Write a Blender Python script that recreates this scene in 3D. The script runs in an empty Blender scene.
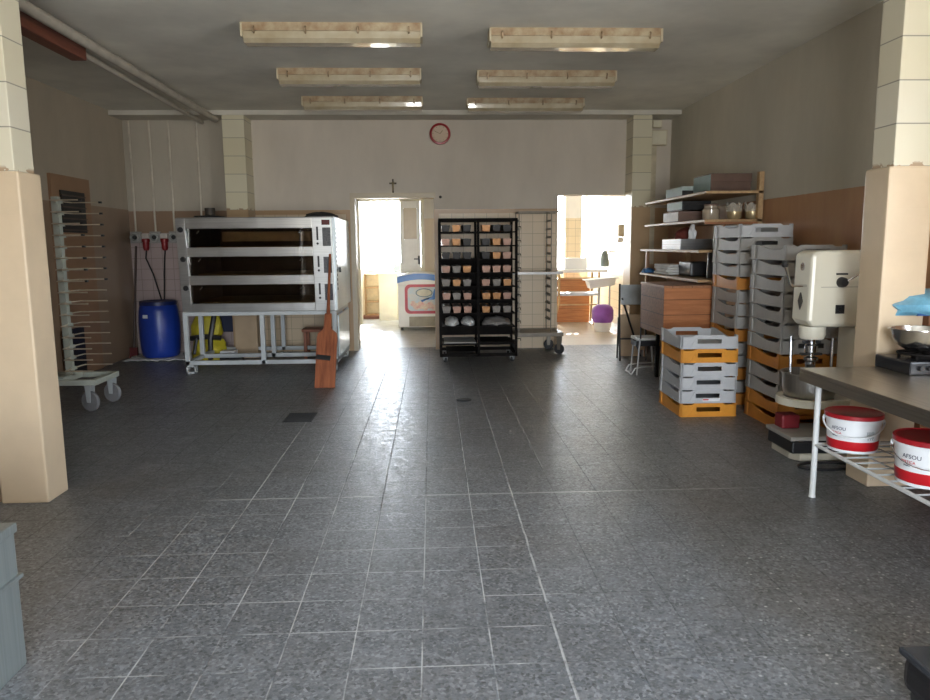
import bpy, bmesh, math, random
from mathutils import Vector, Matrix
random.seed(7)
COL = bpy.context.scene.collection
PI = math.pi
R = math.radians

# ------------------------------------------------------------------ materials
def new_mat(name):
    m = bpy.data.materials.new(name); m.use_nodes = True
    nt = m.node_tree; nt.nodes.clear()
    out = nt.nodes.new('ShaderNodeOutputMaterial')
    b = nt.nodes.new('ShaderNodeBsdfPrincipled')
    nt.links.new(b.outputs[0], out.inputs[0])
    return m, nt, b

class N:
    """tiny node-graph helper"""
    def __init__(s, nt): s.nt = nt
    def n(s, t, **k):
        x = s.nt.nodes.new(t)
        for a, v in k.items(): setattr(x, a, v)
        return x
    def l(s, a, b): s.nt.links.new(a, b)
    def math(s, op, a, b=None, c=None, clamp=False):
        x = s.n('ShaderNodeMath', operation=op); x.use_clamp = clamp
        for i, v in enumerate((a, b, c)):
            if v is None: continue
            if isinstance(v, (int, float)): x.inputs[i].default_value = v
            else: s.l(v, x.inputs[i])
        return x.outputs[0]
    def mix(s, f, a, b, blend='MIX'):
        x = s.n('ShaderNodeMix', data_type='RGBA', blend_type=blend)
        for i, v in ((0, f), (6, a), (7, b)):
            if isinstance(v, (int, float)): x.inputs[i].default_value = v
            elif isinstance(v, tuple): x.inputs[i].default_value = (*v[:3], 1)
            else: s.l(v, x.inputs[i])
        return x.outputs[2]
    def noise(s, vec, scale, detail=3, rough=.5):
        x = s.n('ShaderNodeTexNoise'); x.inputs['Scale'].default_value = scale
        x.inputs['Detail'].default_value = detail; x.inputs['Roughness'].default_value = rough
        if vec is not None: s.l(vec, x.inputs['Vector'])
        return x.outputs['Fac']
    def obj(s):
        return s.n('ShaderNodeTexCoord').outputs['Object']
    def ramp(s, f, a, b):   # smooth map a..b -> 0..1
        x = s.n('ShaderNodeMapRange'); x.clamp = True
        x.inputs[1].default_value = a; x.inputs[2].default_value = b
        s.l(f, x.inputs[0]); return x.outputs[0]
    def xyz(s, v):
        x = s.n('ShaderNodeSeparateXYZ'); s.l(v, x.inputs[0]); return x.outputs
    def bump(s, h, b, strength=.2, dist=.01):
        x = s.n('ShaderNodeBump'); x.inputs['Strength'].default_value = strength
        x.inputs['Distance'].default_value = dist
        s.l(h, x.inputs['Height']); s.l(x.outputs[0], b.inputs['Normal'])
    def vec(s, a, b, c=0.0):
        x = s.n('ShaderNodeCombineXYZ')
        for i, v in enumerate((a, b, c)):
            if isinstance(v, (int, float)): x.inputs[i].default_value = v
            else: s.l(v, x.inputs[i])
        return x.outputs[0]

MC = {}
def mat(name, col, rough=.5, metal=0., var=.25, scale=6., col2=None, bump=0., spec=.5, coat=0., stretch=None, trans=0., alpha=1.):
    if name in MC: return MC[name]
    m, nt, b = new_mat(name); g = N(nt)
    o = g.obj()
    if stretch:
        mp = g.n('ShaderNodeMapping'); mp.inputs['Scale'].default_value = stretch; g.l(o, mp.inputs[0]); o = mp.outputs[0]
    f = g.noise(o, scale, 4, .6)
    c2 = col2 or tuple(c*(1-var) for c in col)
    g.l(g.mix(g.ramp(f, .35, .65), c2, col), b.inputs['Base Color'])
    b.inputs['Roughness'].default_value = rough; b.inputs['Metallic'].default_value = metal
    b.inputs['Specular IOR Level'].default_value = spec; b.inputs['Coat Weight'].default_value = coat
    b.inputs['Transmission Weight'].default_value = trans; b.inputs['Alpha'].default_value = alpha
    if bump: g.bump(f, b, bump)
    MC[name] = m; return m

def grid(g, u, v, su, sv, ou=0., ov=0., w=.003):
    """returns (grout mask, per-tile random)"""
    fu = g.math('DIVIDE', g.math('SUBTRACT', u, ou), su); fv = g.math('DIVIDE', g.math('SUBTRACT', v, ov), sv)
    du = g.math('MULTIPLY', g.math('PINGPONG', fu, .5), su); dv = g.math('MULTIPLY', g.math('PINGPONG', fv, .5), sv)
    d = g.math('MINIMUM', du, dv)
    m = g.math('SUBTRACT', 1., g.ramp(d, w*.6, w*1.4))
    wn = g.n('ShaderNodeTexWhiteNoise'); wn.noise_dimensions = '2D'
    g.l(g.vec(g.math('FLOOR', fu), g.math('FLOOR', fv)), wn.inputs['Vector'])
    return m, wn.outputs['Value'], du, dv

def floor_mat():
    m, nt, b = new_mat('terrazzo tile'); g = N(nt); o = g.obj(); x, y, z = g.xyz(o)
    base = g.noise(o, 1.1, 5, .65); mid = g.noise(o, 14, 4, .7); fine = g.noise(o, 120, 3, .8)
    col = g.mix(g.ramp(base, .3, .7), (.090, .099, .111), (.168, .183, .203))
    col = g.mix(g.math('MULTIPLY', g.ramp(mid, .4, .72), .6), col, (.27, .275, .285))
    col = g.mix(g.math('MULTIPLY', g.ramp(g.noise(o, 38, 4, .75), .48, .66), .45), col, (.045, .043, .043))
    wear = g.noise(o, 4.5, 5, .7)
    col = g.mix(g.math('MULTIPLY', g.ramp(wear, .5, .72), .4), col, (.26, .265, .28))
    col = g.mix(g.math('MULTIPLY', g.ramp(fine, .52, .70), .5), col, (.27, .27, .275))
    col = g.mix(g.math('MULTIPLY', g.ramp(g.noise(o, 70, 2, .7), .55, .70), .55), col, (.040, .038, .038))
    vt = g.n('ShaderNodeTexVoronoi'); vt.inputs['Scale'].default_value = 85.; g.l(o, vt.inputs['Vector'])
    cs = g.n('ShaderNodeSeparateXYZ'); g.l(vt.outputs['Color'], cs.inputs[0])
    col = g.mix(g.math('MULTIPLY', g.ramp(cs.outputs[1], .6, .95), .55), col, (.36, .37, .39))
    col = g.mix(g.math('MULTIPLY', g.ramp(cs.outputs[2], .6, .95), .6), col, (.030, .030, .032))
    # tiles
    mask, rnd, du, dv = grid(g, x, y, .26, .26, -.058, 2.70, .0028)
    col = g.mix(g.math('MULTIPLY', rnd, .22), col, (.05, .048, .046))
    big = g.noise(o, .55, 5, .75)
    col = g.mix(g.math('MULTIPLY', g.ramp(big, .42, .62), .30), col, (.05, .048, .047))
    col = g.mix(g.math('MULTIPLY', g.ramp(g.noise(o, 2.7, 6, .8), .52, .68), .30), col, (.27, .28, .30))
    # faint brown dirt patches
    col = g.mix(g.math('MULTIPLY', g.ramp(g.noise(o, .8, 3, .5), .5, .75), .35), col, (.085, .062, .042))
    pn = g.noise(o, 1.9, 3, .6); pn2 = g.noise(o, 9, 3, .6)
    region = g.math('MULTIPLY', g.ramp(x, -1.9, -1.2), g.math('SUBTRACT', 1., g.ramp(x, .3, .62)))
    region = g.math('MULTIPLY', region, g.math('SUBTRACT', 1., g.ramp(y, 4.1, 6.6)))
    thr = g.ramp(g.math('ADD', g.math('MULTIPLY', region, .19), g.math('ADD', g.math('MULTIPLY', pn, .7), g.math('MULTIPLY', pn2, .3))), .60, .72)
    # whitish filled joints
    white = g.math('MULTIPLY', mask, thr)
    # two long cement joints of a repair
    bj = g.math('ADD', g.math('MULTIPLY', g.noise(o, 6, 2, .5), .010), -.005)
    l1 = g.math('SUBTRACT', 1., g.ramp(g.math('ABSOLUTE', g.math('ADD', g.math('SUBTRACT', x, .462), bj)), .003, .0065))
    l1 = g.math('MULTIPLY', l1, g.math('SUBTRACT', 1., g.ramp(y, 4.25, 4.6)))
    l2 = g.math('SUBTRACT', 1., g.ramp(g.math('ABSOLUTE', g.math('ADD', g.math('SUBTRACT', y, 4.26), bj)), .004, .012))
    l2 = g.math('MULTIPLY', l2, g.math('MULTIPLY', g.ramp(x, -1.5, -1.2), g.math('SUBTRACT', 1., g.ramp(x, 1.7, 2.1))))
    l3 = g.math('SUBTRACT', 1., g.ramp(g.math('ABSOLUTE', g.math('ADD', g.math('SUBTRACT', x, -1.10), bj)), .003, .0075))
    l3 = g.math('MULTIPLY', l3, g.math('MULTIPLY', g.ramp(y, 4.1, 4.3), g.math('SUBTRACT', 1., g.ramp(y, 6.3, 6.7))))
    l2 = g.math('MAXIMUM', l2, g.math('MULTIPLY', l3, .7))
    white = g.math('MAXIMUM', white, g.math('MULTIPLY', g.math('MAXIMUM', l1, l2), g.ramp(pn2, .3, .55)))
    dark = g.math('MULTIPLY', mask, g.math('SUBTRACT', 1., thr))
    col = g.mix(g.math('MULTIPLY', dark, .20), col, (.03, .028, .027))
    col = g.mix(g.math('MULTIPLY', white, .68), col, (.52, .52, .52))
    # flour / paint flecks, thickest near the right
    v = g.n('ShaderNodeTexVoronoi'); v.inputs['Scale'].default_value = 30.; g.l(o, v.inputs['Vector'])
    fl = g.math('SUBTRACT', 1., g.ramp(v.outputs['Distance'], .10, .24))
    rs = g.n('ShaderNodeSeparateXYZ'); g.l(v.outputs['Color'], rs.inputs[0])
    pick = g.ramp(rs.outputs[0], .62, .72)
    fr = g.math('ADD', .04, g.math('MULTIPLY', g.ramp(x, .7, 1.6), g.math('SUBTRACT', 1., g.ramp(y, 3.1, 4.0))))
    col = g.mix(g.math('MULTIPLY', g.math('MULTIPLY', fl, pick), g.math('MINIMUM', fr, .8)), col, (.6, .6, .6))
    g.l(col, b.inputs['Base Color'])
    rr = g.math('ADD', .27, g.math('MULTIPLY', g.ramp(mid, .3, .7), .25))
    g.l(g.math('ADD', rr, g.math('MULTIPLY', mask, .2)), b.inputs['Roughness'])
    b.inputs['Specular IOR Level'].default_value = .5
    h = g.math('ADD', g.math('MULTIPLY', mask, -.5), g.math('ADD', g.math('MULTIPLY', mid, .8), g.math('MULTIPLY', cs.outputs[0], .25)))
    g.bump(h, b, .5, .006)
    return m

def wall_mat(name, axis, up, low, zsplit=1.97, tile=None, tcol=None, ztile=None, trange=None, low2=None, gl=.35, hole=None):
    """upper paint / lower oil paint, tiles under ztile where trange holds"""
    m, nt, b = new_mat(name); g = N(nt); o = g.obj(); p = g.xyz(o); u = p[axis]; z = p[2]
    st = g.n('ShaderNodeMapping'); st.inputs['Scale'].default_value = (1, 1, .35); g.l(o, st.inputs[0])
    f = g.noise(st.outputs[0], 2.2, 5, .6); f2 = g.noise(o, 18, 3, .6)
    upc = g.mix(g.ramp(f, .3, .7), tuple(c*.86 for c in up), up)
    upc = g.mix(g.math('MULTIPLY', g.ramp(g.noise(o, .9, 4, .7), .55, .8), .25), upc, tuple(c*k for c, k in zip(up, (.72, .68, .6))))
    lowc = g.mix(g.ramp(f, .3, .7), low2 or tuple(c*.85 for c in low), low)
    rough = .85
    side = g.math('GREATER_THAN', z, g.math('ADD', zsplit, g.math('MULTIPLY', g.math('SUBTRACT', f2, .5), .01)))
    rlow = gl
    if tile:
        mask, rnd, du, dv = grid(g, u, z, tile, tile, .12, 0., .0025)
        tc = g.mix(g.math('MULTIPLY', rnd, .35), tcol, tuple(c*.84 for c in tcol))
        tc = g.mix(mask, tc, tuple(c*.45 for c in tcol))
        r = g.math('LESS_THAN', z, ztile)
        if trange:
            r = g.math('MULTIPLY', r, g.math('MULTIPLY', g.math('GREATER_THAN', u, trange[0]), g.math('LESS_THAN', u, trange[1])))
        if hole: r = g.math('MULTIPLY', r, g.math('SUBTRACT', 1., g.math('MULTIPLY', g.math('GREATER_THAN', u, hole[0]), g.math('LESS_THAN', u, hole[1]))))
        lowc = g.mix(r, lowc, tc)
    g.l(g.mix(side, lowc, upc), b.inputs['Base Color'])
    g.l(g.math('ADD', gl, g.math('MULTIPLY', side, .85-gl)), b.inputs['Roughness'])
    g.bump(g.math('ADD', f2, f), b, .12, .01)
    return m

def pillar_mat(name, low=(.58, .46, .32), up=(.60, .57, .47), z0=1.93, th=.24):
    m, nt, b = new_mat(name); g = N(nt); o = g.obj(); x, y, z = g.xyz(o)
    f = g.noise(o, 4, 4, .6)
    d = g.math('MULTIPLY', g.math('PINGPONG', g.math('DIVIDE', g.math('SUBTRACT', z, z0), th), .5), th)
    mask = g.math('SUBTRACT', 1., g.ramp(d, .002, .005))
    wn = g.n('ShaderNodeTexWhiteNoise'); wn.noise_dimensions = '1D'
    g.l(g.math('FLOOR', g.math('DIVIDE', g.math('SUBTRACT', z, z0), th)), wn.inputs['W'])
    upc = g.mix(g.math('MULTIPLY', wn.outputs['Value'], .4), up, tuple(c*k for c, k in zip(up, (.95, .9, .72))))
    upc = g.mix(mask, upc, tuple(c*.4 for c in up))
    lc = g.mix(g.ramp(f, .3, .7), tuple(c*.9 for c in low), low)
    chip = g.math('MULTIPLY', g.math('GREATER_THAN', g.noise(o, 14, 3, .6), .52), g.math('MULTIPLY', g.ramp(z, z0-.005, z0), g.math('SUBTRACT', 1., g.ramp(z, z0+.015, z0+.035))))
    upc = g.mix(chip, upc, (.35, .25, .16))
    side = g.math('GREATER_THAN', z, z0)
    g.l(g.mix(side, lc, upc), b.inputs['Base Color']); b.inputs['Roughness'].default_value = .38
    g.bump(g.math('SUBTRACT', f, mask), b, .1, .004)
    return m

def wood(name, c1, c2, rough=.5, axis=1, plank=None, paxis=2):
    if name in MC: return MC[name]
    m, nt, b = new_mat(name); g = N(nt); o = g.obj()
    s = [14, 14, 14]; s[axis] = 1.2
    mp = g.n('ShaderNodeMapping'); mp.inputs['Scale'].default_value = s; g.l(o, mp.inputs[0])
    f = g.noise(mp.outputs[0], 2.4, 5, .7)
    col = g.mix(g.ramp(f, .3, .7), c1, c2)
    if plank:
        q = g.xyz(o)[paxis]
        d = g.math('MULTIPLY', g.math('PINGPONG', g.math('DIVIDE', q, plank), .5), plank)
        col = g.mix(g.math('SUBTRACT', 1., g.ramp(d, .0015, .005)), col, tuple(c*.35 for c in c1))
    g.l(col, b.inputs['Base Color']); b.inputs['Roughness'].default_value = rough
    g.bump(f, b, .12, .003); MC[name] = m; return m

def brushed(name, col=(.62, .62, .61), rough=.33, var=.2, axis=0, metal=1.):
    if name in MC: return MC[name]
    m, nt, b = new_mat(name); g = N(nt); o = g.obj()
    s = [60, 60, 60]; s[axis] = 1.0
    mp = g.n('ShaderNodeMapping'); mp.inputs['Scale'].default_value = s; g.l(o, mp.inputs[0])
    f = g.noise(mp.outputs[0], 1.5, 4, .6); f2 = g.noise(o, 5, 3, .6)
    g.l(g.mix(g.ramp(f, .3, .7), tuple(c*(1-var) for c in col), col), b.inputs['Base Color'])
    b.inputs['Metallic'].default_value = metal
    g.l(g.math('ADD', rough-.06, g.math('MULTIPLY', f2, .14)), b.inputs['Roughness'])
    MC[name] = m; return m

def glass(name, tint=(.9, .93, .95), rough=.02):
    if name in MC: return MC[name]
    m, nt, b = new_mat(name); g = N(nt)
    f = g.noise(g.obj(), 3, 2)
    b.inputs['Base Color'].default_value = (*tint, 1); b.inputs['Transmission Weight'].default_value = 1
    b.inputs['IOR'].default_value = 1.45
    g.l(g.math('ADD', rough, g.math('MULTIPLY', f, .03)), b.inputs['Roughness']); MC[name] = m; return m

# ------------------------------------------------------------------ geometry
class MB:
    def __init__(s): s.bm = bmesh.new(); s.mi = 0
    def _m(s, fs):
        for f in fs: f.material_index = s.mi
    def box(s, c, d, rz=0, rx=0, ry=0, bev=0.):
        M = Matrix.Translation(c) @ Matrix.Rotation(rz, 4, 'Z') @ Matrix.Rotation(ry, 4, 'Y') @ Matrix.Rotation(rx, 4, 'X') @ Matrix.Diagonal((*d, 1))
        r = bmesh.ops.create_cube(s.bm, size=1, matrix=M)
        fs = set(f for v in r['verts'] for f in v.link_faces)
        s._m(fs)
        if bev:
            es = set(e for f in fs for e in f.edges)
            q = bmesh.ops.bevel(s.bm, geom=list(es), offset=bev, segments=2, affect='EDGES', profile=.6)
            s._m(q['faces'])
        return s
    def b2(s, x0, x1, y0, y1, z0, z1, bev=0.):
        return s.box(((x0+x1)/2, (y0+y1)/2, (z0+z1)/2), (abs(x1-x0), abs(y1-y0), abs(z1-z0)), bev=bev)
    def tube(s, pts, r, n=8, closed=False):
        pts = [Vector(p) for p in pts]; rings = []
        N_ = len(pts); up = None
        rr = r if isinstance(r, (list, tuple)) else [r]*N_
        for i, p in enumerate(pts):
            if closed: t = pts[(i+1) % N_]-pts[i-1]
            elif i == 0: t = pts[1]-p
            elif i == N_-1: t = p-pts[-2]
            else: t = (pts[i+1]-p).normalized()+(p-pts[i-1]).normalized()
            t.normalize()
            if up is None: up = Vector((0, 0, 1)) if abs(t.z) < .9 else Vector((1, 0, 0))
            a = t.cross(up)
            if a.length < 1e-4: a = t.cross(Vector((0, 1, 0)))
            a.normalize(); up2 = a.cross(t).normalized(); up = up2
            rings.append([s.bm.verts.new(p+rr[i]*(math.cos(2*PI*k/n)*a+math.sin(2*PI*k/n)*up2)) for k in range(n)])
        fs = []
        for i in range(N_ if closed else N_-1):
            A, B = rings[i], rings[(i+1) % N_]
            for k in range(n): fs.append(s.bm.faces.new((A[k], A[(k+1) % n], B[(k+1) % n], B[k])))
        if not closed: fs += [s.bm.faces.new(rings[0][::-1]), s.bm.faces.new(rings[-1])]
        for f in fs: f.smooth = True
        s._m(fs); return s
    def lathe(s, prof, n=28, c=(0, 0, 0), axis='Z', cap=True):
        """prof list of (r,z)"""
        M = Matrix.Translation(c)
        if axis == 'Y': M = M @ Matrix.Rotation(R(90), 4, 'X')
        if axis == 'X': M = M @ Matrix.Rotation(R(90), 4, 'Y')
        rings = []; fs = []
        for r, z in prof:
            if r < 1e-5: rings.append([s.bm.verts.new(M @ Vector((0, 0, z)))])
            else: rings.append([s.bm.verts.new(M @ Vector((r*math.cos(2*PI*k/n), r*math.sin(2*PI*k/n), z))) for k in range(n)])
        for A, B in zip(rings, rings[1:]):
            for k in range(n):
                q = (k+1) % n
                if len(A) == 1 and len(B) == 1: continue
                if len(A) == 1: fs.append(s.bm.faces.new((A[0], B[q], B[k])))
                elif len(B) == 1: fs.append(s.bm.faces.new((A[k], A[q], B[0])))
                else: fs.append(s.bm.faces.new((A[k], A[q], B[q], B[k])))
        for f in fs: f.smooth = True
        if cap:
            if len(rings[0]) > 1: fs.append(s.bm.faces.new(rings[0][::-1]))
            if len(rings[-1]) > 1: fs.append(s.bm.faces.new(rings[-1]))
        s._m(fs); return s
    def prism(s, poly, a, b, plane='XY', holes=None):
        """extrude polygon between a and b along the normal of plane"""
        def P(u, v, w):
            return {'XY': (u, v, w), 'XZ': (u, w, v), 'YZ': (w, u, v)}[plane]
        A = [s.bm.verts.new(P(u, v, a)) for u, v in poly]; B = [s.bm.verts.new(P(u, v, b)) for u, v in poly]
        n = len(poly); fs = [s.bm.faces.new(A), s.bm.faces.new(B[::-1])]
        for k in range(n): fs.append(s.bm.faces.new((A[k], B[k], B[(k+1) % n], A[(k+1) % n])))
        s._m(fs); return s
    def build(s, name, m, parent=None, bevel=0., loc=None):
        bmesh.ops.recalc_face_normals(s.bm, faces=s.bm.faces[:])
        me = bpy.data.meshes.new(name); s.bm.to_mesh(me); s.bm.free()
        for q in (m if isinstance(m, (list, tuple)) else [m]): me.materials.append(q)
        o = bpy.data.objects.new(name, me); COL.objects.link(o)
        if any(p.use_smooth for p in me.polygons):
            try: me.set_sharp_from_angle(angle=R(40))
            except Exception: pass
        if parent: o.parent = parent
        if loc: o.location = loc
        if bevel:
            md = o.modifiers.new('bevel', 'BEVEL'); md.width = bevel; md.segments = 2; md.limit_method = 'ANGLE'; md.angle_limit = R(50)
        return o

def thing(name, label, cat, loc=(0, 0, 0), rz=0, group=None):
    o = bpy.data.objects.new(name, None); COL.objects.link(o); o.empty_display_size = .1
    o.location = loc; o.rotation_euler = (0, 0, rz); o['label'] = label; o['category'] = cat
    if group: o['group'] = group
    return o
def tag(o, label, cat, group=None, loc=None, rz=None):
    o['label'] = label; o['category'] = cat
    if group: o['group'] = group
    if loc is not None: o.location = loc
    if rz is not None: o.rotation_euler = (0, 0, rz)
    return o
def struct(o): o['kind'] = 'structure'; return o
def dup(root, label, loc, rz=0, group=None, mats=None):
    kids = [c for c in KIDS.get(root.name, [])]
    r = root.copy(); COL.objects.link(r); r.location = loc; r.rotation_euler = (0, 0, rz); r['label'] = label
    if group: r['group'] = group
    for ch in kids:
        c = ch.copy(); COL.objects.link(c); c.parent = r
        for gg in KIDS.get(ch.name, []):
            d = gg.copy(); COL.objects.link(d); d.parent = c
    return r
KIDS = {}
def remember(root):
    KIDS[root.name] = [o for o in bpy.data.objects if o.parent == root]
    for c in KIDS[root.name]: KIDS[c.name] = [o for o in bpy.data.objects if o.parent == c]
    return root
def setmat(o, m):
    """give a mesh copy its own material without touching the shared mesh"""
    o.material_slots[0].link = 'OBJECT'; o.material_slots[0].material = m
def text_mesh(body, size, ext=.0006):
    cu = bpy.data.curves.new('lettering', 'FONT'); cu.body = body; cu.size = size; cu.extrude = ext; cu.align_x = 'CENTER'
    cu.resolution_u = 3
    o = bpy.data.objects.new('lettering', cu); COL.objects.link(o)
    bpy.context.view_layer.update()
    me = bpy.data.meshes.new_from_object(o.evaluated_get(bpy.context.evaluated_depsgraph_get()))
    bpy.data.objects.remove(o); bpy.data.curves.remove(cu)
    return me

# palette
cream = mat('cream enamel', (.70, .66, .52), .35, var=.12, scale=3)
cream_old = mat('aged cream enamel', (.62, .54, .38), .4, var=.3, scale=5)
grey_metal = mat('grey painted steel', (.50, .53, .54), .4, var=.12, scale=4)
white_paint = mat('white gloss paint', (.75, .75, .72), .35, var=.08)
black = mat('black plastic', (.018, .018, .02), .4, var=.3)
rubber = mat('rubber', (.03, .03, .032), .7, var=.2)
steel = brushed('stainless steel')
steel_dark = brushed('worn steel', (.32, .31, .30), .42)
chrome = mat('chrome', (.75, .75, .76), .12, 1., var=.05)
black_steel = mat('blackened steel', (.010, .008, .007), .8, 0., spec=.15, var=.4, scale=9)
red_plastic = mat('red plastic', (.55, .012, .02), .35, var=.15)
white_plastic = mat('white plastic', (.80, .82, .84), .35, var=.05)
pine = wood('pine board', (.34, .21, .10), (.50, .34, .18), .5, 1)
brown_wood = wood('brown wood planks', (.13, .045, .018), (.30, .12, .05), .5, 0, plank=.155)
orange_wood = wood('orange wood planks', (.30, .10, .030), (.48, .185, .065), .48, 0, plank=.155)
peel_wood = wood('reddish peel wood', (.15, .040, .018), (.40, .13, .055), .45, 2)
cardboard = mat('cardboard', (.50, .37, .24), .8, var=.12, scale=3)
cloth_white = mat('white cloth', (.74, .74, .72), .85, var=.15, scale=8, bump=.3)

# ------------------------------------------------------------------ setting
ZC = 3.28; YB = 10.5; XL = -4.2; XR = 3.4; YR = -2.6
fm = floor_mat()
struct(MB().b2(-4.7, 4.2, -3.2, 10.75, -.12, 0).build('floor', fm))
pale_floor = wall_mat('pale wooden floor', 0, (.6, .6, .6), (.62, .57, .47), 5)
struct(MB().b2(.9, 4.2, 10.75, 17.2, -.12, 0).build('floor_side_room', wood('pale floor boards', (.50, .44, .36), (.66, .60, .52), .4, 0, plank=.4, paxis=1)))
struct(MB().b2(-2.6, .9, 10.75, 17.2, -.12, 0).build('floor_passage', mat('pale passage tiles', (.55, .58, .61), .35, var=.25, scale=5)))
struct(MB().b2(-4.7, 4.2, -3.2, 17.2, ZC, ZC+.15).build('ceiling', mat('old ceiling paint', (.78, .76, .68), .9, var=.22, scale=1.1, bump=.1)))

wb = wall_mat('back wall paint and tiles', 0, (.62, .56, .48), (.48, .31, .165), 2.0, tile=.165, tcol=(.66, .52, .35), ztile=1.94, trange=(-2.9, 1.82), hole=(-1.2, .105))
wbl = wall_mat('back wall corner shaded paint and pink tiles', 0, (.44, .40, .33), (.28, .185, .12), 2.0, tile=.15, tcol=(.42, .33, .31), ztile=1.70, gl=.3)  # colours darkened to put the dim corner's shade into them
wl = wall_mat('left wall paint', 1, (.50, .44, .35), (.32, .225, .15), 2.02)
wr = wall_mat('right wall paint', 1, (.58, .54, .45), (.50, .29, .14), 1.93, low2=(.36, .17, .09))
T = .25
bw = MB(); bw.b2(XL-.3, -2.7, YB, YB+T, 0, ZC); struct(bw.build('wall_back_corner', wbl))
bw = MB(); bw.b2(-2.7, -1.11, YB, YB+T, 0, ZC); bw.b2(.035, 1.80, YB, YB+T, 0, ZC); bw.b2(2.86, XR+.3, YB, YB+T, 0, ZC)
bw.b2(-1.11, .035, YB, YB+T, 2.20, ZC); bw.b2(1.80, 2.86, YB, YB+T, 2.19, ZC)
struct(bw.build('wall_back', wb))
struct(MB().b2(XL-.3, XL, -3, YB, 0, ZC).build('wall_left', wl))
# right wall with a window opening near the camera
W0, W1, WZ0, WZ1 = .9, 2.7, 1.05, 2.4
w = MB(); w.b2(XR, XR+.3, -3, W0, 0, ZC); w.b2(XR, XR+.3, W1, YB, 0, ZC); w.b2(XR, XR+.3, W0, W1, 0, WZ0); w.b2(XR, XR+.3, W0, W1, WZ1, ZC)
struct(w.build('wall_right', wr))
# rear wall (behind the camera) with a wide doorway and window
D0, D1, DZ = -.7, 1.35, 2.45
w = MB(); w.b2(XL, D0, YR-.3, YR, 0, ZC); w.b2(D1, XR, YR-.3, YR, 0, ZC); w.b2(D0, D1, YR-.3, YR, DZ, ZC)
struct(w.build('wall_rear', wall_mat('rear wall paint', 0, (.56, .53, .47), (.47, .35, .24), 1.97)))
struct(MB().b2(XL, -2.60, 4.32, 4.50, 0, ZC).build('wall_shade_partition', wall_mat('shade partition paint', 0, (.5, .46, .38), (.42, .31, .21), 1.97)))  # assumed unseen wall, added to block rear daylight from the left bay
# side-room walls
iw = wall_mat('passage wall paint', 0, (.78, .77, .73), (.66, .55, .40), 2.0)
iws = wall_mat('side room wall paint', 0, (.80, .79, .76), (.72, .62, .46), 2.0, tile=.15, tcol=(.70, .60, .42), ztile=1.98)
struct(MB().b2(-1.75, -1.45, 10.75, 17, 0, ZC).build('wall_passage_left', iw))
struct(MB().b2(.82, 1.0, 10.75, 11.0, 0, ZC).b2(.82, 1.0, 12.5, 17, 0, ZC).b2(.82, 1.0, 11.0, 12.5, 2.4, ZC).build('wall_divider', iw))  # unseen opening added to let side-room light into the passage
struct(MB().b2(3.45, 3.75, 10.75, 17, 0, ZC).build('wall_side_room_right', iws))
w = MB(); w.b2(-1.45, -1.38, 14.1, 14.28, 0, ZC); w.b2(-.18, .82, 14.1, 14.28, 0, ZC); w.b2(-1.38, -.18, 14.1, 14.28, 2.36, ZC)
struct(w.build('wall_passage_inner', iw))
w = MB(); w.b2(-1.45, .82, 16.7, 16.95, 0, .95); w.b2(-1.45, .82, 16.7, 16.95, 2.9, ZC); w.b2(.5, .82, 16.7, 16.95, .95, 2.9)
struct(w.build('wall_far_left', iw))
w = MB(); w.b2(1.0, 3.45, 16.2, 16.45, 0, .9); w.b2(1.0, 3.45, 16.2, 16.45, 2.95, ZC)
struct(w.build('wall_far_right', iws))
struct(MB().b2(2.62, 2.94, 14.4, 14.7, 1.15, ZC).b2(2.62, 2.94, 14.5, 14.7, 0, 1.15).build('trim_5', iws))
# windows
def window(name, x0, x1, y, z0, z1, along='x', bars=1, depth=.06):
    fr = MB(); t = .06
    def bb(a0, a1, c0, c1):
        if along == 'x': fr.b2(a0, a1, y-depth/2, y+depth/2, c0, c1)
        else: fr.b2(y-depth/2, y+depth/2, a0, a1, c0, c1)
    bb(x0, x1, z0, z0+t); bb(x0, x1, z1-t, z1); bb(x0, x0+t, z0+t, z1-t); bb(x1-t, x1, z0+t, z1-t)
    for k in range(1, bars+1):
        c = x0+(x1-x0)*k/(bars+1); bb(c-.03, c+.03, z0+t, z1-t)
    o = struct(fr.build(name, white_paint))
    return o
window('window_1', W0, W1, XR+.15, WZ0, WZ1, 'y', 2)
window('window_2', D0, D1, YR-.15, .0, DZ, 'x', 0)
window('window_3', -1.45, .5, 16.8, .95, 2.9, 'x', 1)
window('window_4', 1.0, 3.45, 16.3, .9, 2.95, 'x', 2)
# beam along the back wall, ceiling line
bm_ = mat('beam paint', (.60, .57, .50), .7, var=.12, scale=3)
struct(MB().b2(XL, XR, 10.08, YB, ZC-.06, ZC+.01).build('trim_1', bm_))
# pillars
pm = pillar_mat('pillar paint and tiles')
struct(MB().b2(-2.575, -2.30, 4.28, 4.52, 0, 1.93, .012).b2(-2.595, -2.325, 4.29, 4.50, 1.92, ZC, .006).build('trim_2', pm))
struct(MB().b2(2.655, 2.93, 4.22, 4.46, 0, 1.93, .012).b2(2.68, 2.915, 4.225, 4.44, 1.92, ZC, .006).build('trim_3', pm))
pm2 = pillar_mat('pilaster paint and tiles', (.44, .30, .165), (.62, .58, .44), 1.99, .235)
struct(MB().b2(-2.745, -2.46, 10.10, YB, 0, ZC-.05).build('trim_4', pm2))
struct(MB().b2(2.76, 3.02, 10.14, YB, 0, ZC-.05).build('trim_6', pm2))
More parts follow.
